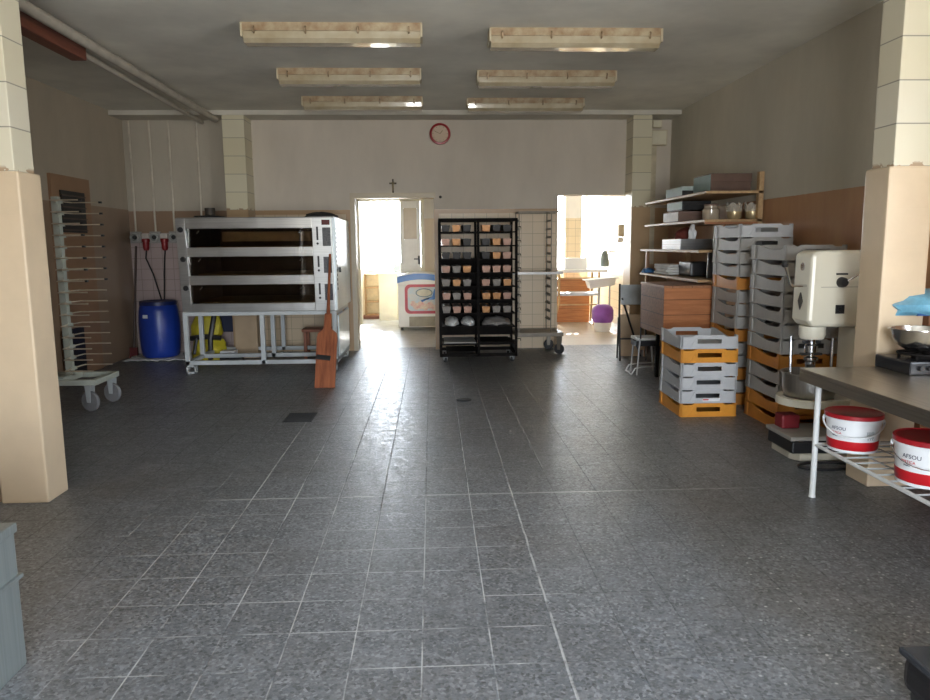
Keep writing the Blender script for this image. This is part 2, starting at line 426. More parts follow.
# door lining of the left opening
dl = MB(); dl.b2(-1.14, -1.075, YB-.02, YB+.27, 0, 2.23); dl.b2(-1.075, .06, YB-.02, YB+.27, 2.16, 2.23)
struct(dl.build('door_1', mat('cream door lining', (.56, .48, .35), .45, var=.1)))
struct(MB().b2(-1.47, -1.36, 14.06, 14.30, 0, 2.40).b2(-1.36, -.14, 14.06, 14.30, 2.33, 2.40).b2(-.21, -.14, 14.06, 14.3, 0, 2.33).build('door_2', MC['cream enamel']))
# inner door leaf, closed half of a double door
d3 = MB(); x0, x1 = -.60, -.215
d3.b2(x0, x0+.07, 14.12, 14.16, .01, 2.33); d3.b2(x1-.07, x1, 14.12, 14.16, .01, 2.33)
d3.b2(x0+.07, x1-.07, 14.12, 14.16, .01, 1.62); d3.b2(x0+.07, x1-.07, 14.12, 14.16, 2.2, 2.33)
d3 = struct(d3.build('door_3', white_paint, bevel=.004))
struct(MB().b2(x0+.07, x1-.07, 14.135, 14.145, 1.62, 2.2).build('pane', mat('tan frosted pane', (.50, .42, .30), .3, var=.1), d3))
struct(MB().tube([(x1-.035, 14.12, 1.24), (x1-.035, 14.07, 1.24), (x1-.13, 14.07, 1.24)], .011).b2(x1-.055, x1-.015, 14.112, 14.12, 1.14, 1.30).build('door_handle', black, d3))

# brown door with louvred vents in the left wall
dm = mat('brown door paint', (.34, .20, .115), .45, var=.15, scale=2)
d4 = struct(MB().b2(XL-.02, XL+.035, 8.38, 9.30, 0, 2.32, .004).build('door_4', dm))
lv = MB(); lv.b2(XL+.035, XL+.05, 8.55, 9.12, 1.68, 2.15)
lv = struct(lv.build('vent_grille', black, d4))
lo = MB()
for k in range(4): lo.b2(XL+.04, XL+.062, 8.55, 9.12, 1.70+k*.13, 1.715+k*.13)
struct(lo.build('slat', mat('grille slat', (.12, .09, .07), .5), lv))
struct(MB().b2(XL+.035, XL+.05, 8.33, 8.83, .04, .58).build('lower_vent', black, d4))

# ------------------------------------------------------------------ ceiling lights
frame_m = mat('yellowed lamp housing', (.50, .42, .28), .45, var=.35, scale=7, col2=(.28, .17, .09))
diff_m = mat('yellowed diffuser', (.50, .44, .32), .15, var=.25, scale=3, col2=(.36, .29, .18), coat=1.)
def ceiling_light(label, loc):
    t = thing('ceiling_light', label, 'ceiling light', loc, 0, 'fluorescent ceiling lights')
    L = .725
    MB().b2(-L, L, -.10, .10, -.065, 0, .004).build('housing', frame_m, t)
    # trough diffuser
    p = [(-.095, -.065), (.095, -.065), (.088, -.12), (.06, -.15), (-.06, -.15), (-.088, -.12)]
    MB().prism(p, -L+.012, L-.012, 'YZ').build('diffuser', diff_m, t, bevel=.004)
    for s in (-1, 1): MB().b2(s*(L-.012), s*(L+.004), -.105, .105, -.112, -.005, .004).build('end_cap', cream_old, t)
    for x in (-.62, -.21, .21, .62):
        MB().tube([(x, -.103, -.035), (x, -.125, -.05), (x, -.118, -.075), (x, -.098, -.082)], .008, 6).build('clip', mat('clip wire', (.28, .2, .12), .4, .6), t)
    return remember(t)
spots = [(-.78, 6.32, 'left'), (1.23, 6.44, 'right'), (-.81, 7.85, 'left'), (1.22, 7.93, 'right'), (-.81, 9.26, 'left'), (1.18, 9.36, 'right')]
rn = ['front row nearest the camera', 'middle row', 'rear row nearest the back wall']
L0 = None
for i, (x, y, sd) in enumerate(spots):
    lab = f'yellowed fluorescent ceiling light, {sd} one of the {rn[i//2]}'
    if L0 is None: L0 = ceiling_light(lab, (x, y, ZC))
    else: dup(L0, lab, (x, y, ZC))

# pipes along the ceiling at the left
pp = mat('painted pipe', (.46, .42, .36), .5, var=.2)
tag(MB().tube([(-2.80, -2.5, 3.20), (-2.82, 10.07, 3.16)], .042, 12).build('ceiling_pipe', pp), 'thick painted pipe running along the ceiling at left', 'pipe')
tag(MB().tube([(-2.97, 6.72, 3.15), (-2.99, 10.05, 3.12)], .026, 10).build('ceiling_pipe', pp), 'thinner lower pipe beside the thick ceiling pipe', 'pipe')
tag(MB().box((-3.0, 4.25, 3.155), (.13, 4.9, .13), bev=.01).build('cable_trunking', wood('dark red timber', (.13, .04, .025), (.22, .075, .045), .5, 1)), 'dark red-brown boxed duct under the ceiling at upper left', 'duct')

# ------------------------------------------------------------------ wall things
ck = thing('wall_clock', 'round red-rimmed clock high on the back wall', 'clock', (.136, YB, 3.03))
MB().lathe([(.0, 0), (.145, 0), (.148, .02), (.142, .04), (.118, .045), (.112, .03), (0, .03)], 36, (0, 0, 0), 'Y').build('rim', mat('red clock rim', (.36, .025, .03), .35), ck)
fc = MB().lathe([(0, .031), (.113, .031), (.113, .034), (0, .034)], 36, (0, 0, 0), 'Y').build('clock_face', mat('clock face', (.58, .45, .33), .5, var=.08), ck)
hd = MB()
for a, l, wd in ((R(40), .055, .008), (R(-65), .08, .006)):
    hd.box((math.sin(a)*l/2, -.038, math.cos(a)*l/2), (wd, .003, l), ry=a)
for k in range(12):
    a = k*PI/6; hd.box((math.sin(a)*.098, -.037, math.cos(a)*.098), (.005, .002, .014), ry=a)
hd.build('clock_hand', mat('clock ink', (.20, .15, .08), .5), ck)
cr = thing('wall_crucifix', 'small dark crucifix on the back wall above the left doorway', 'crucifix', (-.533, YB, 2.32))
MB().b2(-.011, .011, -.018, 0, -.10, .10).b2(-.05, .05, -.018, 0, .03, .052).build('cross', mat('dark wood', (.07, .045, .03), .5), cr)
MB().tube([(0, -.024, -.06), (0, -.03, 0), (0, -.026, .06)], [.007, .011, .009], 8).tube([(-.04, -.022, .05), (0, -.026, .036), (.04, -.022, .05)], .005, 6).build('figure', mat('dull brass', (.35, .28, .16), .4, .7), cr)
tag(MB().lathe([(0, 0), (.02, 0), (.02, .01), (.008, .018), (0, .018)], 12, (.13, YB, 2.17), 'Y').build('wall_hook', black), 'small dark round hook on back wall right of the left doorway', 'hook')
# electrical boxes right of the right pilaster
for nm, (a, b_, c, d), lb in (('junction_box', (3.11, 3.24, 3.10, 3.20), 'small square junction box beside the right pilaster top'), ('junction_box', (3.09, 3.32, 2.86, 3.07), 'larger cream junction box below the small one by the right pilaster')):
    t = thing(nm, lb, 'electrical box', ((a+b_)/2, YB, (c+d)/2))
    hw, hh = (b_-a)/2, (d-c)/2
    MB().b2(-hw, hw, -.09, 0, -hh, hh, .006).build('box', cream_old, t)
    MB().b2(-hw*.86, hw*.86, -.098, -.09, -hh*.86, hh*.86, .003).build('cover', cream, t)
tag(MB().b2(3.10, 3.19, YB-.03, YB, 1.2, 2.86, .004).build('cable_duct', cream_old), 'cream vertical cable cover below the junction boxes', 'cable cover')
# conduits, sockets and plugs on the corner wall
cond = mat('pale conduit', (.56, .51, .42), .5)
for i, (x, z0) in enumerate(((-4.11, 1.72), (-3.84, 1.72), (-3.58, 1.72), (-3.2, 1.9))):
    tag(MB().tube([(x, YB-.018, z0), (x, YB-.018, ZC-.062)], .014, 8).build('cable_conduit', cond),
        ('pale conduit leading down to the socket nearest the left corner', 'pale conduit above the middle socket beside the blue barrel', 'pale conduit nearest the oven leading to a wall socket', 'pale conduit passing behind the left end of the oven')[i], 'conduit')
def socket(x, lab):
    t = thing('wall_socket', lab, 'socket', (x, YB, 1.64), 0, 'round sockets on the corner wall')
    MB().b2(-.075, .075, -.05, 0, -.08, .08, .01).build('box', mat('grey socket box', (.34, .33, .31), .5), t)
    MB().lathe([(.058, 0), (.062, .05), (.050, .055), (.035, .02), (0, .02)], 20, (0, -.05, 0), 'Y').build('collar', mat('socket collar', (.42, .42, .40), .4), t)
    MB().lathe([(0, 0), (.03, 0), (.03, .012), (0, .012)], 16, (0, -.075, 0), 'Y').build('inlet', black, t)
    return t
socket(-4.11, 'grey round wall socket nearest the left corner'); socket(-3.845, 'grey round wall socket between the two red plugs'); socket(-3.58, 'grey round wall socket closest to the oven')
for x, px, lab in ((-3.965, -3.70, 'red industrial plug with slanting cable left of the middle socket'), (-3.71, -3.66, 'red industrial plug with straight cable nearer the oven')):
    t = thing('industrial_plug', lab, 'plug', (x, YB-.07, 1.55))
    MB().lathe([(.03, -.09), (.042, -.06), (.045, .02), (.055, .03), (.055, .07), (.04, .075)], 16).build('plug_body', mat('dull red plastic', (.24, .014, .018), .4), t)
    MB().b2(-.05, .05, -.02, .07, .07, .14, .012).build('socket_base', mat('pale socket base', (.60, .55, .50), .5), t)
    MB().tube([(0, 0, -.09), (0, -.04, -.2), ((px-x)*.5, -.16, -.42), (px-x, -.29, -.75)], .010, 7).build('cable', black, t)

# mat, barrel, broom in the corner
cm = MB(); 
nx, ny = 34, 12; vv = {}
for i in range(nx+1):
    for j in range(ny+1):
        x = -4.1+1.02*i/nx+random.uniform(-.012, .012); y = 9.72+.70*j/ny+random.uniform(-.015, .015)
        vv[i, j] = cm.bm.verts.new((x, y, .006+random.uniform(0, .022)))
for i in range(nx):
    for j in range(ny): cm.bm.faces.new((vv[i, j], vv[i+1, j], vv[i+1, j+1], vv[i, j+1])).smooth = True
cmo = cm.build('floor_cloth', cloth_white); md = cmo.modifiers.new('thick', 'SOLIDIFY'); md.thickness = .006; md.offset = 1
tag(cmo, 'crumpled white sheet on the floor under the blue barrel', 'cloth')
bp = mat('blue plastic', (.012, .045, .32), .35, var=.2, scale=3)
br = thing('plastic_barrel', 'blue plastic barrel standing in the back left corner', 'barrel', (-3.715, 10.05, .034))
MB().lathe([(0, .0), (.215, 0), (.235, .02), (.250, .10), (.262, .28), (.262, .48), (.250, .62), (.238, .68), (.225, .70), (.225, .72), (0, .72)], 40).build('body', bp, br)
MB().lathe([(0, .70), (.238, .70), (.240, .745), (.225, .755), (.205, .74), (0, .74)], 36).build('lid', mat('dark blue lid', (.01, .02, .10), .4), br)
MB().box((-.09, -.245, .56), (.07, .012, .045), rz=R(-20)).build('label_sticker', white_plastic, br)
bs = thing('broom', 'dark long-handled broom leaning in the corner left of the barrel', 'broom', (-4.12, 10.15, 0))
MB().tube([(.0, 0, .12), (.02, .27, 1.52)], .016, 8).build('handle', mat('dark handle', (.06, .03, .022), .5), bs)
MB().box((0, -.01, .07), (.10, .05, .14), rx=R(-8)).build('broom_head', mat('maroon bristles', (.13, .02, .02), .8), bs)
bq = thing('dustpan', 'dark red upright board standing behind the blue barrel', 'board', (-4.0, 10.38, 0))
MB().box((0, .0, .22), (.17, .02, .44), rx=R(-6), bev=.004).build('board', mat('dark red board', (.19, .02, .025), .5), bq)
bq.name = 'red_board'

# ------------------------------------------------------------------ peg trolley (left)
pt = thing('peg_trolley', 'tall pale trolley with rows of horizontal prongs behind the left pillar', 'trolley', (-3.45, 7.0, 0))
pgm = mat('pale grey green enamel', (.46, .49, .43), .45, var=.15)
MB().b2(-.028, .030, -.03, .03, .30, 1.97).build('post', pgm, pt)
fr = MB(); fr.b2(-.75, .35, .18, .24, .25, .30); fr.b2(-.75, .35, -.26, -.20, .25, .30); fr.b2(.29, .35, -.20, .18, .25, .30); fr.b2(-.75, -.69, -.20, .18, .25, .30)
fr.build('base_frame', pgm, pt, bevel=.004)
MB().b2(-.03, .03, -.20, .18, .26, .32).build('post_foot', pgm, pt)
prm = mat('bare prong steel', (.66, .58, .46), .35, .7)
for k in range(16):
    z = .375+k*.1035
    a = MB().prism([(-.07, z-.02), (.07, z-.02), (.05, z+.012), (-.05, z+.012)], .031, .036, 'YZ').build('bracket', pgm, pt)
    MB().tube([(.035, -.05, z), (.05, -.20, z), (.31, -.20, z)], .0065, 6).build('prong', prm, pt)
    MB().tube([(.035, .05, z), (.05, .20, z), (.31, .20, z)], .0065, 6).build('prong', prm, pt)
    [MB().b2(.30, .325, q-.012, q+.012, z-.009, z+.009).build('prong_tip', black, pt) for q in ((-.2, .2) if k > 7 else ())]
def caster(parent, x, y, r=.095, top=.25, w=.035, ang=0, wm=None, tyre=None, fk=None):
    c = MB().lathe([(r*.62, -w/2), (r*.95, -w/2), (r, -w/4), (r, w/4), (r*.95, w/2), (r*.62, w/2)], 22, (0, 0, 0), 'X').build('caster', tyre or rubber, parent)
    c.location = (x, y, r); c.rotation_euler = (0, 0, ang)
    MB().lathe([(0, -w*.3), (r*.63, -w*.3), (r*.63, w*.3), (0, w*.3)], 20, (0, 0, 0), 'X').build('wheel_hub', wm or white_paint, c)
    f = MB(); h = top-r
    for s in (-1, 1): f.prism([(-.02, -.01), (.02, -.01), (.035, h), (-.035, h)], s*(w/2+.006), s*(w/2+.010), 'YZ')
    f.b2(-w/2-.010, w/2+.010, -.036, .036, h-.006, h)
    f.build('caster_fork', fk or grey_metal, c)
    return c
for x, y, a in ((.27, -.22, R(70)), (.29, .20, R(70)), (-.66, -.22, R(60)), (-.66, .2, R(75))): caster(pt, x, y, ang=a, tyre=mat('grey tyre', (.22, .22, .23), .6))

# ------------------------------------------------------------------ deck oven
ov = thing('deck_oven', 'large three-deck stainless steel bakery oven at back left', 'oven', (-2.06, 8.74, 0))
# front face leans back slightly towards its foot: local x -.91..+.91
XW = .91; B = ov
Z0, Z1 = .735, 1.83
def fy(z): return .07*(Z1-z)/(Z1-Z0)-.02    # front plane y as a function of z
def slab(x0, x1, z0, z1, th=.05, out=0.):
    m = MB(); y0, y1 = fy(z0)-out, fy(z1)-out
    m.prism([(y0, z0), (y0+th, z0), (y1+th, z1), (y1, z1)], x0, x1, 'YZ'); return m
body = MB(); 
body.b2(-XW, XW, 1.45, 1.50, Z0, Z1); body.b2(-XW+.01, -XW+.05, .09, 1.45, Z0, Z1); 
body.b2(-XW+.05, XW-.06, .09, 1.45, Z0, Z0+.04); body.b2(-XW+.05, XW-.06, .05, 1.45, Z1-.03, Z1)
body.build('casing', steel_dark, B)
side_m = mat('pale blue grey oven side', (.62, .68, .70), .3, .3, var=.08)
MB().b2(XW-.05, XW+.01, .075, 1.50, Z0, Z1, .004).build('side_panel', side_m, B)
sv = MB()
for k in range(14): sv.b2(XW+.010, XW+.014, .12, .155, Z0+.24+k*.055, Z0+.27+k*.055)
sv.build('vent_slot', black, B)
MB().b2(XW+.01, XW+.035, .30, .34, 1.18, 1.24, .004).build('side_latch', black, B)
slab(-XW, -.80, Z0, Z1).build('left_cheek', steel, B, bevel=.004)
for z in (1.70, 1.36, 1.02):
    MB().lathe([(0, 0), (.032, 0), (.030, .02), (.02, .03), (0, .03)], 18, (-.855+.012*(1.7-z), fy(z), z), 'Y').build('knob', black, B)
openz = [(1.495, 1.71), (1.165, 1.385), (.835, 1.055)]
XO0, XO1 = -.80, .66
lip = brushed('bright brushed steel', (.70, .69, .66), .3)
edges = [Z1] + [q for a, b_ in openz for q in (b_, a)] + [Z0]
for k in range(0, 8, 2):
    slab(XO0, XO1, edges[k+1], edges[k], .05, .012).build('front_panel', lip if k < 6 else steel, B, bevel=.005)
cav = mat('sooty oven lining', (.10, .065, .045), .5, .4, var=.4)
stone = mat('warm firebrick', (.36, .24, .12), .7, var=.25)
glassm = glass('oven glass', (.55, .5, .45))
for i, (a, b_) in enumerate(openz):
    c = MB(); c.b2(XO0, XO1, .08, 1.3, a-.05, a-.02); c.b2(XO0, XO1, .08, 1.3, b_+.02, b_+.05); c.b2(XO0, XO1, 1.3, 1.33, a-.02, b_+.02)
    c.b2(XO0-.0, XO0+.02, .08, 1.3, a-.02, b_+.02); c.b2(XO1-.02, XO1, .08, 1.3, a-.02, b_+.02)
    ch = c.build('oven_chamber', cav, B)
    MB().b2(XO0+.05, XO1-.03, .2, 1.25, a-.02, a+.012).build('baking_stone', stone, ch)
    MB().b2(XO0+.32, XO1-.04, .34, .37, a+.06 if i else a+.07, b_-.03).build('inner_plate', mat('tan inner plate', (.40, .26, .13) if i == 0 else (.16, .11, .08), .4, .3), ch) if i == 0 else None
    for x in (XO0+.14, XO1-.14):
        MB().tube([(x-.02, .05, b_-.05), (x-.02, .015, b_-.05), (x+.01, .01, b_-.02)], .008, 6).build('hook', chrome, ch)
    MB().b2(XO0+.004, XO1-.004, .052, .056, a, b_).build('door_glass', glassm, B)
    MB().tube([(XO0, .045, b_+.004), (XO1, .045, b_+.004)], .006, 6).build('hinge_bar', steel_dark, B)
cp = slab(.66, XW-.02, Z0, Z1, .05, .004).build('control_panel', steel, B, bevel=.004)
sc = MB().b2(.775, .87, fy(1.78)-.012, fy(1.78)-.002, 1.745, 1.805).build('display', mat('dark red display', (.12, .02, .02), .25), cp)
kp = mat('keypad', (.10, .10, .11), .4, var=.5, scale=60)
for a, b_ in ((1.50, 1.715), (1.185, 1.375), (.86, 1.055)):
    slab(.78, .875, a, b_, .01, .012).build('keypad', kp, B)
    slab(.71, .732, a+.07, b_+.01, .01, .012).build('level_switch', black, B)
    MB().lathe([(0, 0), (.015, 0), (.013, .012), (0, .012)], 12, (.72, fy(a+.03)-.005, a+.03), 'Y').build('indicator_light', black, B)
# top clutter belongs to the oven: chimney stub
MB().lathe([(.062, 0), (.062, .145), (.052, .145), (.052, .02), (0, .02)], 20, (-.67, .55, Z1)).build('flue_stub', mat('dark flue', (.07, .06, .05), .6, .5), B)
MB().b2(-XW, XW, .03, 1.5, Z1, Z1+.012).build('top_sheet', steel_dark, B)
# stand
st = grey_metal; s = .026
def bar(name, *a): return MB().b2(*a, .003).build(name, st, B)
for y in (.05, .62, 1.25):
    for x in (-XW+.03, .02, XW-.03): bar('stand_post', x-s, x+s, y-s, y+s, .10, .69)
    bar('stand_rail', -XW+.004, XW-.004, y-s, y+s, .69, .735)
    bar('stand_rail', -XW+.004, XW-.004, y-s, y+s, .10, .15)
for x in (-XW+.03, XW-.03):
    bar('stand_rail', x-s, x+s, .076, 1.224, .10, .145); bar('stand_rail', x-s, x+s, .076, 1.224, .69, .735)
for x in (-XW+.07, XW-.07):
    for y in (.05, 1.25):
        MB().b2(x-.055, x-.04, y-.04, y+.04, 0, .10).b2(x+.04, x+.055, y-.04, y+.04, 0, .10).b2(x-.055, x+.055, y-.04, y+.04, 0, .02).b2(x-.055, x+.055, y-.04, y+.04, .08, .10).build('foot', st, B)
MB().b2(XW-.004, XW+.012, .12, 1.2, .17, .67).build('stand_side_panel', side_m, B)
# black cloth on top of oven
def lump(name, m, c, d, seed=0, n=14, amp=.25):
    """soft crumpled lump, flat underside"""
    rnd = random.Random(seed); mb = MB()
    bmesh.ops.create_icosphere(mb.bm, subdivisions=3, radius=1)
    from mathutils import noise
    for v in mb.bm.verts:
        q = v.co.copy(); k = 1+amp*noise.noise(q*2.1+Vector((seed*3.1, 0, 0)))+amp*.5*noise.noise(q*5+Vector((0, seed, 0)))
        v.co = Vector((q.x*k*d[0]/2, q.y*k*d[1]/2, max(-.28, q.z*k)*d[2]/1.28+.28*d[2]/1.28))
    for f in mb.bm.faces: f.smooth = True
    o = mb.build(name, m); o.location = c; return o
tag(lump('black_cloth', mat('black fabric', (.03, .03, .03), .8, bump=.4), (-1.38, 9.3, 1.843), (.40, .3, .075), 3), 'crumpled black cloth lying on the right end of the oven top', 'cloth')
tag(lump('black_rag', MC['black fabric'], (-2.70, 9.15, 1.846), (.42, .35, .035), 5), 'flat dark rag on the left end of the oven top', 'cloth')

# things under the oven
yb = thing('coiled_hose_bag', 'yellow and black bag stored under the left of the oven', 'bag', (-3.02, 9.90, 0))
ye = mat('yellow fabric', (.62, .52, .03), .6, bump=.3); 
b1 = lump('lower_bulge', ye, (0, 0, .0), (.46, .32, .34), 8); b1.parent = yb
b2_ = lump('upper_bulge', ye, (-.02, .02, .28), (.40, .28, .38), 9); b2_.parent = yb
MB().tube([(-.2, -.12, .30), (0, -.19, .33), (.2, -.12, .30)], .035, 8).tube([(.06, -.17, .02), (.08, -.2, .3), (.12, -.1, .62)], .035, 8).tube([(-.1, -.16, .35), (-.14, -.2, .1)], .02, 6).build('strap', black, yb)
yb.name = 'yellow_bag'
tag(MB().box((-2.53, 10.0, .34), (.30, .12, .68), bev=.006).build('cardboard_box', cardboard), 'tall plain cardboard box standing under the oven', 'box')
tag(MB().box((-2.80, 10.22, .52), (.26, .16, .36), bev=.02).build('navy_case', mat('navy fabric', (.012, .018, .05), .7)), 'dark navy case behind the yellow bag under the oven', 'case')
tb = thing('tool_box', 'small white and black box on the floor under the oven', 'box', (-2.66, 9.66, 0))
MB().b2(-.14, .14, -.08, .08, 0, .09, .008).build('case', black, tb); MB().b2(-.13, .06, -.085, .08, .09, .15, .01).build('lid', white_plastic, tb)
sl = thing('small_stool', 'low reddish wooden stool under the right part of the oven', 'stool', (-1.5, 9.95, 0))
MB().b2(-.26, .26, -.16, .16, .36, .40, .006).build('seat', peel_wood, sl)
for x in (-.22, .22):
    for y in (-.12, .12): MB().b2(x-.02, x+.02, y-.02, y+.02, 0, .36).build('leg', peel_wood, sl)

# baker's peel leaning on the oven
pe = thing('baker_peel', 'reddish wooden paddle with long handle leaning on oven front', 'peel', (-1.165, 7.72, 0))
pv = MB()
bl = [(-.108, 0), (.108, 0), (.112, .59), (.104, .635), (.08, .66), (.052, .68), (.042, .72), (.036, .88), (-.036, .88), (-.042, .72), (-.052, .68), (-.08, .66), (-.104, .635), (-.112, .59)]
pv.prism(bl, -.011, .011, 'XZ')
body_ = pv.build('blade', peel_wood, pe); body_.rotation_euler = (-math.atan2(.86, 1.42), 0, 0)
hn = MB().tube([(0, 0, .86), (-.006, 0, 1.1), (-.012, 0, 1.64)], [.022, .016, .014], 10).build('handle', peel_wood, pe); hn.rotation_euler = body_.rotation_euler
sb = MB().box((-.03, -.016, .345), (.16, .02, .055), ry=R(8), bev=.008).build('strap', black, pe); sb.rotation_euler = body_.rotation_euler

# ------------------------------------------------------------------ floor drain, manhole
dr = thing('floor_drain', 'square dark metal drain grate set in the floor tiles', 'drain', (-1.185, 6.37, 0))
MB().b2(-.125, .125, -.17, .17, 0.0005, .004).build('plate', mat('drain iron', (.025, .027, .03), .5, .5), dr)
g_ = MB()
for k in range(9): g_.b2(-.115, .115, -.15+k*.036, -.135+k*.036, .004, .008)
g_.build('grate', mat('grate iron', (.05, .052, .055), .4, .6), dr)
tag(MB().lathe([(0, .001), (.075, .001), (.075, .006), (.065, .008), (0, .008)], 24, (.29, 6.98, 0)).build('drain_cover', MC['drain iron']), 'small round metal cover in the middle of the floor', 'drain')

# ------------------------------------------------------------------ black tray rack with loaf tins
rk = thing('tray_rack', 'tall black wheeled rack filled with loaf tins by the back wall', 'rack', (.585, 9.30, 0))
w2, dp, zt, zb = .485, .62, 1.83, .07
for x in (-w2, 0, w2):
    MB().b2(x-.016, x+.016, 0, .03, zb, zt).build('upright', black_steel, rk)
    MB().b2(x-.016, x+.016, dp-.03, dp, zb, zt).build('upright', black_steel, rk)
f = MB()
for y in (0, dp-.03): f.b2(-w2, w2, y, y+.03, zt-.03, zt); f.b2(-w2-.01, w2+.01, y, y+.035, zb, zb+.04)
for x in (-w2, 0, w2): f.b2(x-.016, x+.016, .03, dp-.03, zt-.03, zt-.005); f.b2(x-.016, x+.016, .03, dp-.03, zb, zb+.035)
f.build('frame', black_steel, rk)
lev = [1.665-.1715*k for k in range(8)] + [.24]
for i, z in enumerate(lev):
    s_ = MB()
    for y in (0, dp-.02): s_.b2(-w2+.016, -.016, y, y+.02, z-.018, z).b2(.016, w2-.016, y, y+.02, z-.018, z)
    for k in range(1, 9): s_.b2(-w2+.016, -.016, k*dp/9-.004, k*dp/9+.004, z-.012, z-.004).b2(.016, w2-.016, k*dp/9-.004, k*dp/9+.004, z-.012, z-.004)
    for x in (-w2+.02, -.02, .02, w2-.02): s_.b2(x-.005, x+.005, .02, dp-.02, z-.012, z-.002)
    s_.b2(-w2+.016, -.016, .02, dp-.02, z-.004, z-.001).b2(.016, w2-.016, .02, dp-.02, z-.004, z-.001)
    s_.build('shelf', black_steel, rk)
    MB().tube([(w2+.016, .03, z+.05), (w2+.05, .0, z+.06), (w2+.055, -.02, z+.03)], .005, 6).build('side_peg', black_steel, rk)
MB().b2(-w2+.016, -.016, dp-.012, dp-.006, .28, 1.30).b2(.016, w2-.016, dp-.012, dp-.006, .28, 1.30).build('back_panel', black_steel, rk)  # added black sheet, only darkens the gaps behind the lower tins
for x, y, a in ((-w2+.05, .03, R(20)), (w2-.05, .03, R(-30)), (-w2+.05, dp-.05, 0), (w2-.05, dp-.05, 0)): caster(rk, x, y, .035, zb, .025, a)
# loaf tins
tin_mats = {'glint': mat('orange glint tin', (.50, .24, .09), .42, .35, var=.3, scale=20), 'grey': mat('grey tin', (.27, .24, .21), .5, .1, var=.3, scale=20), 'dark': mat('dark burnt tin', (.022, .018, .016), .5, .2),  # orange tins: reflections on the tin ends painted as base colour
            'pink': mat('pinkish tin', (.46, .27, .20), .45, .3, var=.25, scale=20)}
def tin_mesh():
    m = MB(); L, wt, wb_, h, t = .50, .053, .042, .082, .004
    def ring(w, y0, y1, z): return [m.bm.verts.new(q) for q in ((-w, y0, z), (w, y0, z), (w, y1, z), (-w, y1, z))]
    a = ring(wb_, .012, L-.012, 0); b_ = ring(wt, 0, L, h); b2 = ring(wt+.006, -.006, L+.006, h); b3 = ring(wt-t, t, L-t, h); c = ring(wb_-t, .016, L-.016, t)
    def br_(A, B_): 
        for k in range(4): m.bm.faces.new((A[k], A[(k+1) % 4], B_[(k+1) % 4], B_[k]))
    m.mi = 1
    pr_ = [(-wt+.006, .06), (-wt*.6, .082), (0, .088), (wt*.6, .082), (wt-.006, .06)]
    m.prism(pr_, .01, L-.01, 'XZ'); m.mi = 0
    br_(a, b_); br_(b_, b2); br_(b2, b3); br_(b3, c); m.bm.faces.new(a[::-1]); m.bm.faces.new(c)
    return m
tin0 = tin_mesh().build('loaf_tin', [tin_mats['grey'], mat('greyish dough', (.34, .29, .25), .6, var=.3, scale=15)])
pat = [['dark', 'glint', 'dark', 'glint', 'dark', 'dark'], ['pink', 'glint', 'dark', 'dark', 'glint', 'pink'], ['dark', 'dark', 'dark', 'dark', 'glint', 'pink'],
       ['pink', 'grey', 'glint', 'pink', 'pink', 'pink'], ['grey', 'glint', 'grey', 'pink', 'grey', 'glint'], ['pink', 'grey', 'pink', 'glint', 'glint', 'pink'], ['grey', 'pink', 'pink', 'glint', 'grey', 'grey']]
ordn = ['top', 'second', 'third', 'fourth', 'fifth', 'sixth', 'seventh', 'eighth', 'ninth', 'tenth', 'eleventh', 'twelfth', 'thirteenth', 'fourteenth']
cols = ['far left', 'second from left', 'left of the centre post', 'right of the centre post', 'second from right', 'far right']
cn = {'dark': 'dark burnt', 'glint': 'orange glint-coloured', 'pink': 'pinkish brown', 'grey': 'dull grey'}
first = True
for r_ in range(7):
    for c in range(6):
        x = .58+(-.405, -.27, -.135, .105, .24, .375)[c]+random.uniform(-.003, .003)
        o = tin0 if first else tin0.copy()
        if not first: COL.objects.link(o)
        first = False
        kind = pat[r_][c]
        tag(o, f'{cn[kind]} loaf tin, {ordn[r_]} shelf of the black rack, {cols[c]}', 'loaf tin', 'loaf tins in the black rack', (x, 9.30+.012+random.uniform(0, .02), lev[r_]), R(random.uniform(-2, 2)))
        setmat(o, tin_mats[kind])
# cloth covered tins on lower shelves
for i, (x, z, sx, lab, mm) in enumerate(((-.33, lev[7], .18, 'white cloth bundle on the eighth shelf at left of the black rack', cloth_white), (-.12, lev[7], .17, 'white cloth bundle beside the centre post on the eighth shelf', cloth_white), (.25, lev[7], .36, 'grey cloth spread over the eighth shelf at the right of the rack', mat('grey cloth', (.32, .30, .28), .85, bump=.3)))):
    tag(lump('cloth_bundle', mm, (.58+x, 9.30+.3, z), (sx, .5, .10), 20+i), lab, 'cloth')
for i, (x0, x1, lab) in enumerate(((-.44, -.03, 'pale paper sheet on the lowest left shelf of the black rack'), (.03, .44, 'dark tray on the lowest right shelf of the black rack'))):
    tag(MB().box((.58+(x0+x1)/2, 9.61, .249), (x1-x0, .56, .016), bev=.003).build('paper_sheet' if i == 0 else 'baking_tray', mat('grey paper', (.42, .41, .39), .8) if i == 0 else black_steel), lab, 'paper' if i == 0 else 'tray')
tag(MB().box((.36, 9.60, .122), (.38, .5, .03), bev=.004).build('baking_tray', black_steel), 'flat blackened tray in the left bottom of the black rack', 'tray')

